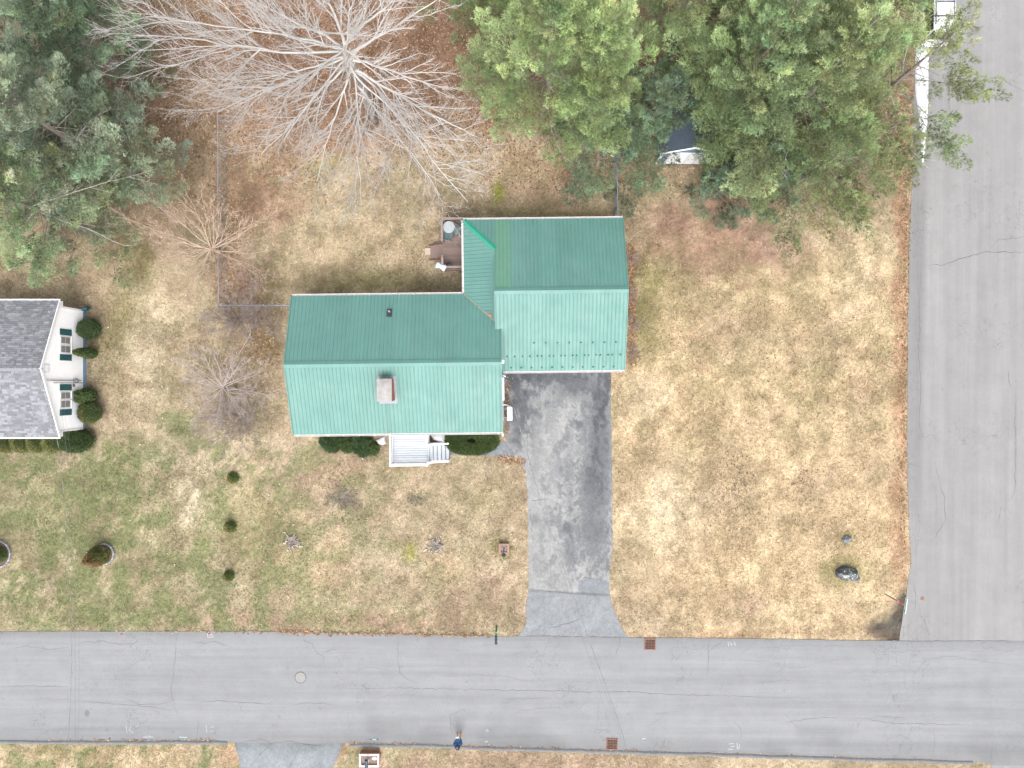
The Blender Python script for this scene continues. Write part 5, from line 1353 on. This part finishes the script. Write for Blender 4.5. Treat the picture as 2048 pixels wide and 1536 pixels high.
trous = plain('tan_trousers', (.50, .30, .16), .85, .15, 9); shoe = plain('red_shoes', (.42, .10, .10), .6, .15); hair = plain('brown_hair', (.05, .035, .03), .7, .3, 14, stretch=(8, 1, 1))
V = [(0, 0, .95), (.095, 0, .90), (.10, .03, .50), (.10, 0, .10), (.12, .17, .04), (-.095, 0, .90), (-.10, .03, .50), (-.10, 0, .10), (-.12, .17, .04),
     (0, -.01, 1.12), (0, -.02, 1.34), (0, .0, 1.47), (0, .035, 1.57), (0, .05, 1.68),
     (.17, -.02, 1.39), (.25, .0, 1.13), (.12, .24, 1.10), (.08, .31, 1.11), (-.17, -.02, 1.39), (-.25, .0, 1.13), (-.12, .24, 1.10), (-.08, .31, 1.11)]
E = [(0, 1), (1, 2), (2, 3), (3, 4), (0, 5), (5, 6), (6, 7), (7, 8), (0, 9), (9, 10), (10, 11), (11, 12), (12, 13), (10, 14), (14, 15), (15, 16), (16, 17), (10, 18), (18, 19), (19, 20), (20, 21)]
Rd = [(.15, .12), .095, .07, .05, .042, .095, .07, .05, .042, (.16, .125), (.19, .135), .06, (.085, .10), (.08, .095), .085, .062, .04, .034, .085, .062, .04, .034]
bmesh_ = skinned('body', V, E, Rd)
for m_ in (trous, jack, skinm, shoe): bmesh_.materials.append(m_)
for p in bmesh_.polygons:
    c = p.center
    p.material_index = 3 if c.z < .11 else (0 if c.z < .86 else (2 if (c.z > 1.50 or (c.y > .25 and c.z > 1.0)) else 1))
link('body', bmesh_, per)
# jacket shell, hood and hair
one('jacket', lambda m: m.lathe((0, -.01, 0), [(.235, .80), (.245, .90), (.235, 1.1), (.25, 1.3), (.20, 1.42), (.11, 1.47), (.10, 1.46)], 20, 1.0, .76), jack, per, smooth=True)
one('jacket_front', lambda m: m.lathe((0, .11, 0), [(.10, .95), (.15, 1.05), (.15, 1.2), (.10, 1.3), (.03, 1.34)], 14, 1.1, .7), jackl, per, smooth=True)
hd = MB(); n = 16
rings = []
for r, z, yo in ((.15, 1.42, -.04), (.17, 1.50, -.06), (.155, 1.60, -.06), (.13, 1.66, -.05)):
    rings.append([(r * math.cos(a), yo + r * .95 * math.sin(a), z) for a in np.linspace(math.pi * .9, math.pi * 2.1, n)])
hd.add([p for r in rings for p in r], [(i * n + k, i * n + k + 1, (i + 1) * n + k + 1, (i + 1) * n + k) for i in range(3) for k in range(n - 1)])
ho = hd.build('hood', jack, per, True); ho.modifiers.new('thick', 'SOLIDIFY').thickness = .03
one('hair', lambda m: m.lathe((0, .02, 0), [(.09, 1.52), (.108, 1.58), (.112, 1.66), (.10, 1.73), (.06, 1.775), (.01, 1.785)], 16, .92, 1.05), hair, per, smooth=True)
one('parting', lambda m: m.tube([(.005, -.05, 1.772), (0, .02, 1.787), (-.005, .09, 1.768)], .010, 5), skinm, per)
for s in (1, -1):
    hv = [(s * .085, .31, 1.11), (s * .075, .36, 1.12)]; he = [(0, 1)]; hr = [.032, .030]
    for k in range(4):
        b0 = len(hv); fx = s * (.09 - k * .016); Lf = (.055, .065, .06, .045)[k]
        hv += [(fx, .385, 1.125), (fx - s * .012, .385 + Lf * .5, 1.135), (fx - s * .03, .385 + Lf * .75, 1.115)]; he += [(1, b0), (b0, b0 + 1), (b0 + 1, b0 + 2)]; hr += [.010, .009, .008]
    b0 = len(hv); hv += [(s * .055, .33, 1.14), (s * .035, .35, 1.165), (s * .02, .36, 1.17)]; he += [(0, b0), (b0, b0 + 1), (b0 + 1, b0 + 2)]; hr += [.012, .010, .009]
    hm = skinned('hand', hv, he, hr, 1); hm.materials.append(skinm); link('hand', hm, per)
rcn = thing('remote_control', 'white remote control held by the person in blue', 'remote', P(918.5, 1469, .02) + Vector((-.04, .36, 1.12)), R(6))
one('casing', lambda m: m.box2((-.085, -.05, -.0), (.085, .06, .04)), M['white'], rcn, bevel=.015)
for x in (-.05, .05): one('stick', lambda m: m.lathe((x, -.01, .04), [(.012, 0), (.006, .02), (.01, .03)], 8), M['black'], rcn)

# ================================================================== VEGETATION
def norm(a): return a / (np.linalg.norm(a, axis=-1, keepdims=True) + 1e-9)
def needles(name, C, D, S, T, K, w, rng, mat, parent, spread=.75, up=.25):
    """tufts of thin needle blades: centres C, directions D, sizes S, tints T"""
    n = len(C)
    C = np.repeat(C, K, 0); D = np.repeat(D, K, 0); S = np.repeat(S, K); T = np.repeat(T, K, 0)
    N = n * K
    d = norm(D + rng.normal(0, spread, (N, 3)) + np.array([0, 0, up]))
    L = S * rng.uniform(.55, 1.1, N)
    b = C + rng.normal(0, .22, (N, 3)) * S[:, None]
    s = norm(np.cross(d, np.array([[0, 0, 1.]]) + rng.normal(0, .38, (N, 3))))
    ww = (w * rng.uniform(.6, 1.3, N))[:, None]
    V = np.stack([b + s * ww, b - s * ww, b + d * L[:, None]], 1)
    t = T * np.exp(rng.normal(0, .11, N))[:, None]
    me = npmesh(name, V, 3, mat, np.repeat(np.clip(t, .004, .6), 3, 0))
    return link(name, me, parent)
M['needle'] = attrmat('pine_needles', .75, (), 0, 1, .25, .05)
M['yew'] = attrmat('yew_leaves', .7, (), 0, 1, .3, .12)

def conifer(px, py, h, r, seed, label, col, lo=.10, dens=1.0, sparse=False, dead=0, lean=(0, 0), K=6, wid=.0150, name='pine_tree', sx=1.0):
    rng = np.random.default_rng(seed)
    base = P(px, py); t = thing(name, label, 'tree', base, 0, 'evergreen trees'); bo = np.array(base)
    r0 = .014 * h + .05
    zz = np.linspace(-.2, h, 12)
    wob = np.stack([np.sin(zz * .5 + seed) * .12 + lean[0] * zz, np.cos(zz * .4 + seed * 2) * .12 + lean[1] * zz], 1)
    wob -= wob[0]
    def axis_(z): return np.array([np.interp(z, zz, wob[:, 0]), np.interp(z, zz, wob[:, 1]), z])
    MB().tube([axis_(z) for z in zz], [r0 * (1 - .95 * max(0, z) / h) for z in zz], 9).build('trunk', M['bark'], t, True)
    z = lo * h; z0 = z
    P0 = []; P1 = []; R0_ = []; R1_ = []; C = []; D = []; S = []; T = []
    tint0 = np.array(col); phase = rng.uniform(0, 6.28)
    while z < h * .985:
        tt = (z - z0) / (h - z0)
        prof = ((1 - tt) ** .75) * (.78 + .22 * min(1, tt / .18))
        nb = int(rng.integers(5, 8)) if tt < .85 else 4
        phase += .7
        for k in range(nb):
            a = phase + 2 * math.pi * k / nb + rng.normal(0, .25)
            L = max(.5, r * prof * rng.uniform(.55, 1.15))
            if sparse and rng.random() < .22: continue
            rise = (-.06 + .75 * tt) + rng.normal(0, .10)
            d = np.array([math.cos(a) * sx, math.sin(a), rise]); d /= np.linalg.norm(d)
            st_ = axis_(z + rng.uniform(-.25, .25)); side = np.array([-math.sin(a), math.cos(a), 0])
            n = max(3, int(L / .6)); pts = [st_]; p = st_.copy(); dd = d.copy()
            for i in range(n):
                dd = dd + side * rng.normal(0, .09) + np.array([0, 0, .06 * (i / n) * (1 if not sparse else -.3)]); dd /= np.linalg.norm(dd)
                p = p + dd * L / n; pts.append(p.copy())
            pts = np.array(pts); rb = .006 + .007 * L
            for i in range(n):
                P0.append(pts[i]); P1.append(pts[i + 1]); R0_.append(rb * (1 - i / n) + .004); R1_.append(rb * (1 - (i + 1) / n) + .004)
            bt = tint0 * math.exp(rng.normal(0, .13)) * (.92 + .22 * tt) * np.array([1 + rng.normal(0, .07), 1, 1 + rng.normal(0, .06)])  # lower boughs tinted darker, their shade put into the needle colour
            m = max(2, int(L / (.92 if not sparse else .46) * dens))
            for j, s in enumerate(np.linspace(.50 if L > 1.6 else .2, 1.0, m)):
                f = s * n; i = min(n - 1, int(f)); q = pts[i] + (pts[i + 1] - pts[i]) * (f - i); bd = norm(pts[i + 1] - pts[i])
                sg = 1 if j % 2 else -1
                ang = rng.uniform(.35, 1.0) * (1 - .75 * (s > .97))
                td = norm(bd * math.cos(ang) + side * sg * math.sin(ang) + np.array([0, 0, rng.uniform(.02, .32)]))
                pl = float(np.clip(.60 + .40 * L * (1.15 - .6 * s), .65, 1.9)) * rng.uniform(.75, 1.2)
                if sparse: pl *= .72
                pw = pl * rng.uniform(.34, .48) * (1 if not sparse else .75)
                lat = norm(np.cross(np.array([0, 0, 1.]), td)); up = norm(np.cross(td, lat))
                e = q + td * pl; P0.append(q); P1.append(e); R0_.append(.007); R1_.append(.003)
                w3 = e + bo; kk = F / max(8., H - w3[2]); ux, uy = 1024 + w3[0] * kk, 768 - w3[1] * kk
                out = ux < -120 or uy < -120
                nt = int((60 if not sparse else 30) * (pl / .9) ** 1.4 * (.35 if out else 1)) + 4
                u = rng.beta(1.7, 1.15, nt); v = rng.uniform(-1, 1, nt)
                wv = pw * np.sqrt(np.clip(np.sin(np.pi * np.clip(u * .92 + .04, 0, 1) ** .85), .05, 1))
                sc = 1 + .22 * np.sin(u * 14 + rng.uniform(0, 6)) * np.abs(v)
                hh = .42 * pw * (1 - v * v) + rng.normal(0, .045, nt) * pl
                C.append(q + td * (u * pl)[:, None] + lat * (v * wv * sc)[:, None] + up * hh[:, None])
                D.append(norm(td[None] * .75 + lat[None] * (v * .8)[:, None] + up[None] * .45))
                S.append(rng.uniform(.14, .21, nt) * (1 if not sparse else .85))
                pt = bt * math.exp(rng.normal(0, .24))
                T.append(pt[None] * (.50 + .62 * u)[:, None] * np.array([1, 1, 1.])[None])  # paler new growth at tips, plus shade painted into the plume bases
        z += (.58 + .42 * (1 - tt)) * rng.uniform(.85, 1.15) * (1.2 if sparse else 1)
    V, q = frusta(P0, P1, R0_, R1_, 3)
    tag(link('boughs', idxmesh('boughs', V, q, M['bark']), t), kind='stuff')
    if dead:
        P0 = []; P1 = []; R0_ = []; R1_ = []
        for k in range(dead):   # dead grey boughs sticking out
            a = rng.uniform(0, 6.28); zz_ = rng.uniform(.2, .6) * h; p = axis_(zz_); L = r * rng.uniform(.7, 1.1)
            d = np.array([math.cos(a), math.sin(a), rng.uniform(-.05, .3)])
            for i in range(6):
                q = p + d * L / 6; P0.append(p); P1.append(q); R0_.append(.028 * (1 - i / 6) + .006); R1_.append(.028 * (1 - (i + 1) / 6) + .006)
                for _ in range(2):
                    e = q + (d + rng.normal(0, .5, 3)) * L * .15; P0.append(q); P1.append(e); R0_.append(.009); R1_.append(.004)
                d = d + rng.normal(0, .15, 3); p = q
        V, q = frusta(P0, P1, R0_, R1_, 4)
        tag(link('dead_boughs', idxmesh('dead_boughs', V, q, M['deadwood']), t), kind='stuff')
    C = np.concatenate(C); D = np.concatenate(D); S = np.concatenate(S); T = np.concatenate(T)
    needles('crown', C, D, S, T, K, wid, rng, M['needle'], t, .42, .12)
    return len(C) * K
BLU = (.240, .296, .198); GRN = (.215, .278, .132); YEL = (.252, .322, .142); HEM = (.200, .236, .104); SPR = (.160, .222, .132)
tot = 0
tot += conifer(275, 352, 15.5, 4.7, 1, 'tall blue green pine whose boughs reach the bare sapling on the left', BLU, .16, dead=5)
tot += conifer(205, 470, 13.5, 4.3, 2, 'pine reaching over the grey shingle roof of the neighbouring house', (.245, .305, .160), .17, dead=4)
tot += conifer(290, 175, 13.0, 3.6, 3, 'dark pine beside the left tips of the big bare tree', SPR, .16, dead=2)
tot += conifer(150, 165, 16.0, 4.6, 4, 'tall pine filling the upper left corner', BLU, .2)
tot += conifer(120, 330, 12.0, 4.0, 5, 'pine at the left edge behind the tall blue green one', BLU, .2, dead=2)
tot += conifer(1085, 235, 15.0, 4.6, 6, 'bright green pine nearest the big bare tree', YEL, .26, dead=2)
tot += conifer(1172, 248, 13.5, 3.4, 7, 'bright green pine above the chain link fence behind the garage', YEL, .30)
tot += conifer(1205, 312, 5.6, 3.7, 8, 'low bluish young spruce over the chain link fence', SPR, .12, dens=1.15)
tot += conifer(1422, 240, 14.5, 4.6, 9, 'dense pine directly above the blue grey shed', GRN, .17, dead=1)
tot += conifer(1520, 275, 15.0, 5.0, 10, 'broad pine in the middle of the right hand grove', (.225, .275, .130), .20, dead=2)
tot += conifer(1428, 392, 3.6, 2.0, 11, 'short bushy evergreen just in front of the shed', SPR, .08)
tot += conifer(1585, 372, 8.0, 5.2, 12, 'loose hemlock over the right lawn nearest the camera', HEM, .16, dens=1.0, sparse=True)
tot += conifer(1680, 318, 7.5, 4.2, 19, 'open hemlock between the right lawn and the road edge', HEM, .2, dens=.9, sparse=True)
tot += conifer(1512, 366, 5.5, 2.6, 20, 'low dark evergreen right of the shed door', SPR, .12)
tot += conifer(1705, 225, 11.0, 5.6, 13, 'thin spreading hemlock reaching over the right road and the car', HEM, .30, dens=.9, sparse=True, dead=2, lean=(.02, 0))
tot += conifer(1655, 372, 6.0, 3.8, 23, 'low open hemlock at the lower right tip of the grove', HEM, .14, dens=.8, sparse=True)
tot += conifer(1298, 258, 7.0, 2.6, 22, 'bluish evergreen left of the shed spreading over its roof', SPR, .36)
tot += conifer(1452, 262, 8.5, 3.0, 24, 'pine right of the shed hanging over its roof', GRN, .30)
tot += conifer(1335, 118, 16.0, 3.7, 14, 'tall pine at the top edge above the shed', YEL, .3)
tot += conifer(1500, 120, 16.0, 4.8, 15, 'tall pine at the top edge right of centre', GRN, .25)
tot += conifer(990, 75, 9.0, 3.4, 16, 'dim green pine at the top edge next to the bare crown', HEM, .2, dens=.8)
tot += conifer(1640, 100, 13.0, 3.8, 17, 'pine at the top edge left of the parked car', GRN, .25, dens=.85)
print('needle blades', tot)

# ---- bare trees
def bare(name, px, py, label, cat, seed, stems, mat, group=None, twig=1.0, lvl=3, tr=(.3, .2), fork=None, len_f=(.42, .5, .5), rsc=1.0):
    """stems: list of (tip px, tip py, tip z, radius); fork: (px, py, z) where the limbs leave the trunk"""
    rng = np.random.default_rng(seed)
    base = P(px, py); t = thing(name, label, cat, base, 0, group); bo = np.array(base)
    if fork:
        fk = np.array(P(*fork)) - bo
        MB().tube([(0, 0, -.2), tuple(fk * .3 + rng.normal(0, .08, 3)), tuple(fk * .65 + rng.normal(0, .1, 3)), tuple(fk)], [tr[0] * 1.25, tr[0], tr[0] * .85, tr[1]], 12).build('trunk', M['bark'] if tr[0] > .2 else mat, t, True)
    P0 = []; P1 = []; R0_ = []; R1_ = []
    def grow(a, b, r, level):
        L = np.linalg.norm(b - a); n = max(3 if level < 3 else 2, min(12, int(L / .5))); d = (b - a) / n
        p = a.copy(); pts = [p]
        sway = rng.normal(0, .13, 3)
        for i in range(n):
            p = p + d + (sway * math.sin(i / n * 3.1) + rng.normal(0, .085, 3)) * L / n; pts.append(p)
        for i in range(n):
            P0.append(pts[i]); P1.append(pts[i + 1]); R0_.append(r * (1 - .8 * i / n)); R1_.append(r * (1 - .8 * (i + 1) / n))
        if level >= lvl: return
        k = (5 if level == 0 else 4 if level == 1 else 3) * twig
        k = max(2, int(k * max(.6, min(2.4, L / (4.2, 2.0, 1.1, .6)[level]))))
        ax = (b - a) / L
        for j in range(k):
            u = rng.uniform(.14 if level == 0 else .2, .98); f = u * n; i = min(n - 1, int(f)); q = pts[i] + (pts[i + 1] - pts[i]) * (f - i)
            perp = norm(np.cross(ax, rng.normal(0, 1, 3))); perp[2] = abs(perp[2]) * .4 + perp[2] * .3
            ang = rng.uniform(.35, .95)
            nd = norm(ax * math.cos(ang) + perp * math.sin(ang) + np.array([0, 0, .10]))
            cl = L * len_f[min(level, len(len_f) - 1)] * rng.uniform(.45, 1.1) * (1.15 - .55 * u)
            cl = max(cl, .25)
            grow(q, q + nd * cl, max(.0075, r * (1 - .8 * u) * .62), level + 1)
    for s_ in stems:
        tip = np.array(P(*s_[:3])) - bo
        st = fk * (s_[4] if len(s_) > 4 else 1.0) if fork else np.array([rng.normal(0, .08), rng.normal(0, .08), 0.0])
        grow(st + rng.normal(0, .05, 3), tip, s_[3] * rsc, 0)
    V, q = frusta(P0, P1, R0_, R1_, 4 if len(P0) < 15000 else 3)
    link('crown', idxmesh('crown', V, q, mat), t)
    return len(P0)
maple = [(860, 410, 5.5, .11, .72), (735, 400, 6, .10, .75), (640, 350, 6, .11, .8), (500, 320, 6.5, .12, .85), (385, 240, 8, .13, .92), (320, 120, 10, .13), (340, 20, 11.5, .12),
         (480, -50, 13.5, .13), (640, -90, 15, .13), (790, -50, 14, .12), (890, 10, 9.5, .11, .95), (930, 130, 7, .11, .9), (975, 265, 5.5, .12, .8), (930, 340, 5.2, .10, .75),
         (560, 190, 12, .10), (720, 230, 12.5, .09), (520, 70, 13.5, .10), (800, 170, 10.5, .09), (600, 270, 8, .09, .9), (440, 160, 9.5, .09, .95), (790, 320, 7, .09, .85), (690, 0, 16, .09)]
n1 = bare('maple_tree', 748, 238, 'huge leafless grey maple with long radiating branches behind the house', 'tree', 21, maple, M['greybark'], None, 1.75, 3, (.30, .22), (688, 100, 9.0), rsc=.82, len_f=(.58, .48, .46))
tanb = plain('tan_twig', (.44, .33, .25), .95, .2, 5); pinkb = plain('rosy_twig', (.36, .255, .225), .95, .2, 5); greyb = plain('grey_twig', (.27, .225, .205), .95, .2, 5)
greyb2 = plain('pale_grey_twig', (.38, .325, .30), .95, .2, 5)
def fan(cx, cy, rad, z, n, seed, r=.03, ecc=1.0, bias=(0, 0)):
    rr = random.Random(seed); out = []
    for i in range(n):
        a = 2 * math.pi * i / n + rr.uniform(-.2, .2); q = rad * rr.uniform(.55, 1.1)
        out.append((cx + bias[0] + math.cos(a) * q, cy + bias[1] + math.sin(a) * q * ecc, z * rr.uniform(.55, 1.1), r))
    return out
n2 = bare('bare_sapling', 440, 505, 'leafless tan sapling over the chain link fence below the blue green pine', 'tree', 31, fan(408, 488, 150, 4.2, 24, 1, .030, .78, (-6, 0)), tanb, 'leafless small trees along the fence', 2.0, 3, (.10, .07), (424, 498, 1.9))
n3 = bare('bare_sapling', 470, 778, 'leafless grey brown sapling between the two houses', 'tree', 32, fan(445, 772, 105, 4.0, 22, 2, .032, .9), greyb2, 'leafless small trees along the fence', 2.0, 3, (.08, .06), (446, 775, 1.8))
n4 = bare('bare_shrub', 478, 640, 'leafless twiggy shrub under the fence corner left of the house', 'shrub', 33, fan(478, 632, 80, 2.6, 22, 3, .016, .65), greyb, 'leafless twiggy shrubs', 2.3, 3)
n5 = bare('bare_shrub', 482, 835, 'leafless dark twiggy shrub below the grey brown sapling', 'shrub', 34, fan(465, 838, 75, 2.2, 26, 4, .014, .8, (-8, 8)), greyb, 'leafless twiggy shrubs', 2.2, 3)
n5 += bare('bare_shrub', 500, 560, 'leafless rosy twiggy shrub right of the tan sapling', 'shrub', 35, fan(502, 552, 50, 1.8, 12, 5, .014, .8), pinkb, 'leafless twiggy shrubs', 1.8, 3)
n6 = bare('bare_sapling', 1090, 235, 'leafless rosy sapling on the rusty leaf litter by the bright pines', 'tree', 36, [(1010, 210, 3, .03), (1020, 160, 3.5, .03), (1050, 140, 4, .03), (1040, 250, 2.5, .025), (1090, 260, 2.5, .025), (1060, 200, 4, .03), (1090, 170, 4, .03), (1120, 220, 3, .025), (1075, 290, 2, .02)], pinkb, None, 1.7, 3, (.08, .05), (1092, 212, 1.5))
for k, (x, y, rad, z) in enumerate(((1263, 520, 14, 1.1), (1264, 590, 18, 1.3), (1264, 650, 18, 1.3), (1262, 705, 24, 1.5))):
    bare('bare_shrub', x, y, ('leafless russet shrub at the back corner of the garage', 'leafless russet shrub under the garage ridge end', 'leafless russet shrub half way along the garage front slope', 'leafless russet shrub at the front corner of the garage')[k], 'shrub', 40 + k, fan(x + 6, y, rad, z, 12, 40 + k, .010, 1.1), pinkb if k < 2 else greyb, 'leafless russet shrubs beside the garage', 1.6, 2)
for k, (x, y) in enumerate(((560, 60), (880, 250), (470, 190), (1000, 20))):
    bare('bare_sapling', x, y, ('thin leafless sapling under the left of the big bare crown', 'thin leafless sapling right of the big bare crown', 'thin leafless sapling by the fence under the big crown', 'thin leafless sapling at the top edge beside the dim pine')[k], 'tree', 60 + k, fan(x * 1.04 - 20, y - 20, 60, 3.6, 9, 60 + k, .018), greyb, 'thin leafless saplings in the backyard', .8, 3, (.05, .03), (x, y - 4, 1.0))
print('bare segs', n1, n2, n3, n4, n5, n6)

# ---- leafy shrubs
def shrub(name, px, py, rx, ry, h, seed, label, col, n=2600, leaf=.055, shape='dome', col2=None, group=None, lump=.12, rz=0.0, z0=0.0, K=3, red=.5):
    rng = np.random.default_rng(seed); base = P(px, py); t = thing(name, label, 'shrub', base + Vector((0, 0, z0)), rz, group)
    def surf(u, v):   # u azimuth, v 0 (bottom)..1 (top)
        if shape == 'cone': rad = (1 - v) ** .8 * (.35 + .65 * min(1, 1)) + .02; rad = np.where(v < .15, .75 + 1.6 * v, np.clip((1 - v) / .85, 0, 1) ** .5) ; zz = v * h
        elif shape == 'ball': th = np.pi * (1 - v); rad = np.sin(np.clip(th, .0, 2.6)) ; zz = h * (.5 - .5 * np.cos(th)); zz = h * (.5 + .5 * np.cos(np.pi * (1 - v)))
        elif shape == 'box': rad = np.where(v < .75, .97, .97 * np.sqrt(np.clip(1 - ((v - .75) / .25) ** 2 * .96, 0, 1))); zz = h * np.where(v < .75, v / .75 * .8, .8 + .2 * np.sin((v - .75) / .25 * np.pi / 2))
        else: rad = np.sqrt(np.clip(1 - v ** 2.6, 0, 1)); zz = h * v
        return rad, zz
    # dark woody core
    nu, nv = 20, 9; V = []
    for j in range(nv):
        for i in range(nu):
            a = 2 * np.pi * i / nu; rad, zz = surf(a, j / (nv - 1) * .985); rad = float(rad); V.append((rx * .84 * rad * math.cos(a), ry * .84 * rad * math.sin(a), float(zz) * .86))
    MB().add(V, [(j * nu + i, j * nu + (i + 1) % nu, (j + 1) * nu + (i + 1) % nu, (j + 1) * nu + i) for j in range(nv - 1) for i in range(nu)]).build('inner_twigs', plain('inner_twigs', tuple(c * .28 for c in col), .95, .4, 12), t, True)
    u = rng.uniform(0, 2 * np.pi, n); v = rng.random(n) ** (.8 if shape != 'dome' else .65)
    if shape in ('box', 'dome'):
        kk = rng.random(n) < .58; rho2 = rng.random(n)
        v = np.where(kk, .75 + .25 * np.sqrt((1 - rho2)) if shape == 'box' else (1 - rho2) ** (1 / 2.6), v)
    rad, zz = surf(u, v)
    lm = 1 + lump * 2 * (fbm(u * 1.6 + seed * 3.1, v * 4 + seed, 4, .6) - .5) * 2
    dep = rng.uniform(.84, 1.07, n) * lm
    C = np.stack([rx * rad * np.cos(u) * dep, ry * rad * np.sin(u) * dep, zz * (.5 + .5 * lm) * rng.uniform(.94, 1.04, n)], 1)
    D = norm(np.stack([np.cos(u) * (rad + .2) / rx, np.sin(u) * (rad + .2) / ry, (v + .1) / h * .9], 1))
    tint = np.tile(np.array(col), (n, 1)) * (.75 + .5 * fbm(u * 2 + 9, v * 6 + seed, 3))[:, None]
    if col2 is not None:
        k = rng.random(n) < red * sstep(.3, .7, fbm(u * 1.2 + 5, v * 3, 3) + .25 * np.cos(u - 3.6) + (red - .5) * v); tint[k] = np.array(col2) * np.exp(rng.normal(0, .2, k.sum()))[:, None]
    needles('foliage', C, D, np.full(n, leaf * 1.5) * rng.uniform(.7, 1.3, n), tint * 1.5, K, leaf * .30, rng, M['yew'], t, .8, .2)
    return t
YEW = (.030, .052, .018); YEW2 = (.040, .062, .020)
shrub('yew_shrub', 666, 884, .72, .58, .95, 1, 'ragged dark yew at the left end of the foundation bed', YEW, 3800, .06, lump=.2, group='dark yews left of the porch')
shrub('yew_shrub', 699, 889, .60, .50, .75, 2, 'second ragged dark yew from the left below the eave', YEW2, 3000, .06, lump=.22, group='dark yews left of the porch')
shrub('yew_shrub', 727, 886, .66, .72, .95, 3, 'ragged dark yew with bare twigs next to the left snow pile', YEW, 3600, .06, lump=.22, group='dark yews left of the porch')
shrub('yew_shrub', 747, 897, .38, .42, .7, 4, 'smallest ragged dark yew nearest the white porch', YEW2, 1800, .06, lump=.2, group='dark yews left of the porch')
shrub('yew_hedge', 944, 879, 1.68, .92, 1.0, 5, 'wide clipped oval dark yew hedge right of the porch steps', (.040, .060, .017), 11000, .06, 'box', lump=.06)
TH_ = (.050, .075, .024); TH2 = (.10, .10, .035)
shrub('clipped_shrub', 190, 660, .62, .62, 1.35, 11, 'clipped egg shaped shrub at the back of the white gable wall', (.040, .062, .024), 4200, .05, 'ball', lump=.05, group='shrubs along the white gable wall')
shrub('clipped_shrub', 188, 707, .30, .34, 2.1, 12, 'slim pointed evergreen against the white wall between windows', TH_, 2600, .055, 'cone', TH2, group='shrubs along the white gable wall', lump=.15)
shrub('clipped_shrub', 184, 791, .44, .44, 1.5, 13, 'loose leafy shrub under the front windows of the white wall', (.055, .08, .028), 2600, .075, lump=.28, group='shrubs along the white gable wall')
shrub('clipped_shrub', 191, 825, .66, .66, 1.30, 14, 'clipped round shrub near the front corner of the white wall', (.050, .068, .024), 4600, .05, 'ball', TH2, lump=.05, group='shrubs along the white gable wall')
shrub('clipped_shrub', 158, 880, 1.12, .78, 1.25, 15, 'largest clipped shrub wrapping the front corner of the white house', (.036, .055, .018), 7500, .055, lump=.08)
for k, x in enumerate((2, 33, 64, 95)):
    shrub('clipped_shrub', x + 20, 882, .62, .70, 1.15, 16 + k, ('clipped mound in the hedge row cut by the left picture edge', 'second clipped mound from the left edge in the hedge row', 'third clipped mound from the left edge in the hedge row', 'clipped mound in the hedge row next to the largest shrub')[k], (.060, .072, .024), 3200, .05, 'dome', (.13, .125, .04), 'clipped hedge mounds under the grey eave', .06)
for k, (x, y) in enumerate(((467, 955), (463, 1053), (459, 1151))):
    shrub('dwarf_spruce', x, y, .34, .34, .62, 21 + k, ('little round evergreen nearest the houses in the lawn row of three', 'middle little round evergreen of the lawn row of three', 'little round evergreen nearest the street in the lawn row of three')[k], (.060, .088, .025), 1300, .05, 'cone' if k != 1 else 'dome', (.20, .12, .05), 'little evergreens in a row on the lawn', .12)
shrub('cone_shrub', 204, 1109, .60, .60, 1.75, 31, 'reddish green cone shrub leaning out of the round stone edged bed', (.075, .085, .026), 6500, .06, 'cone', (.16, .078, .042), None, .16, red=.75)
shrub('cone_shrub', 0, 1108, .55, .55, 1.9, 32, 'green cone shrub cut off by the left picture edge', (.060, .085, .028), 4500, .06, 'cone', None, None, .12)
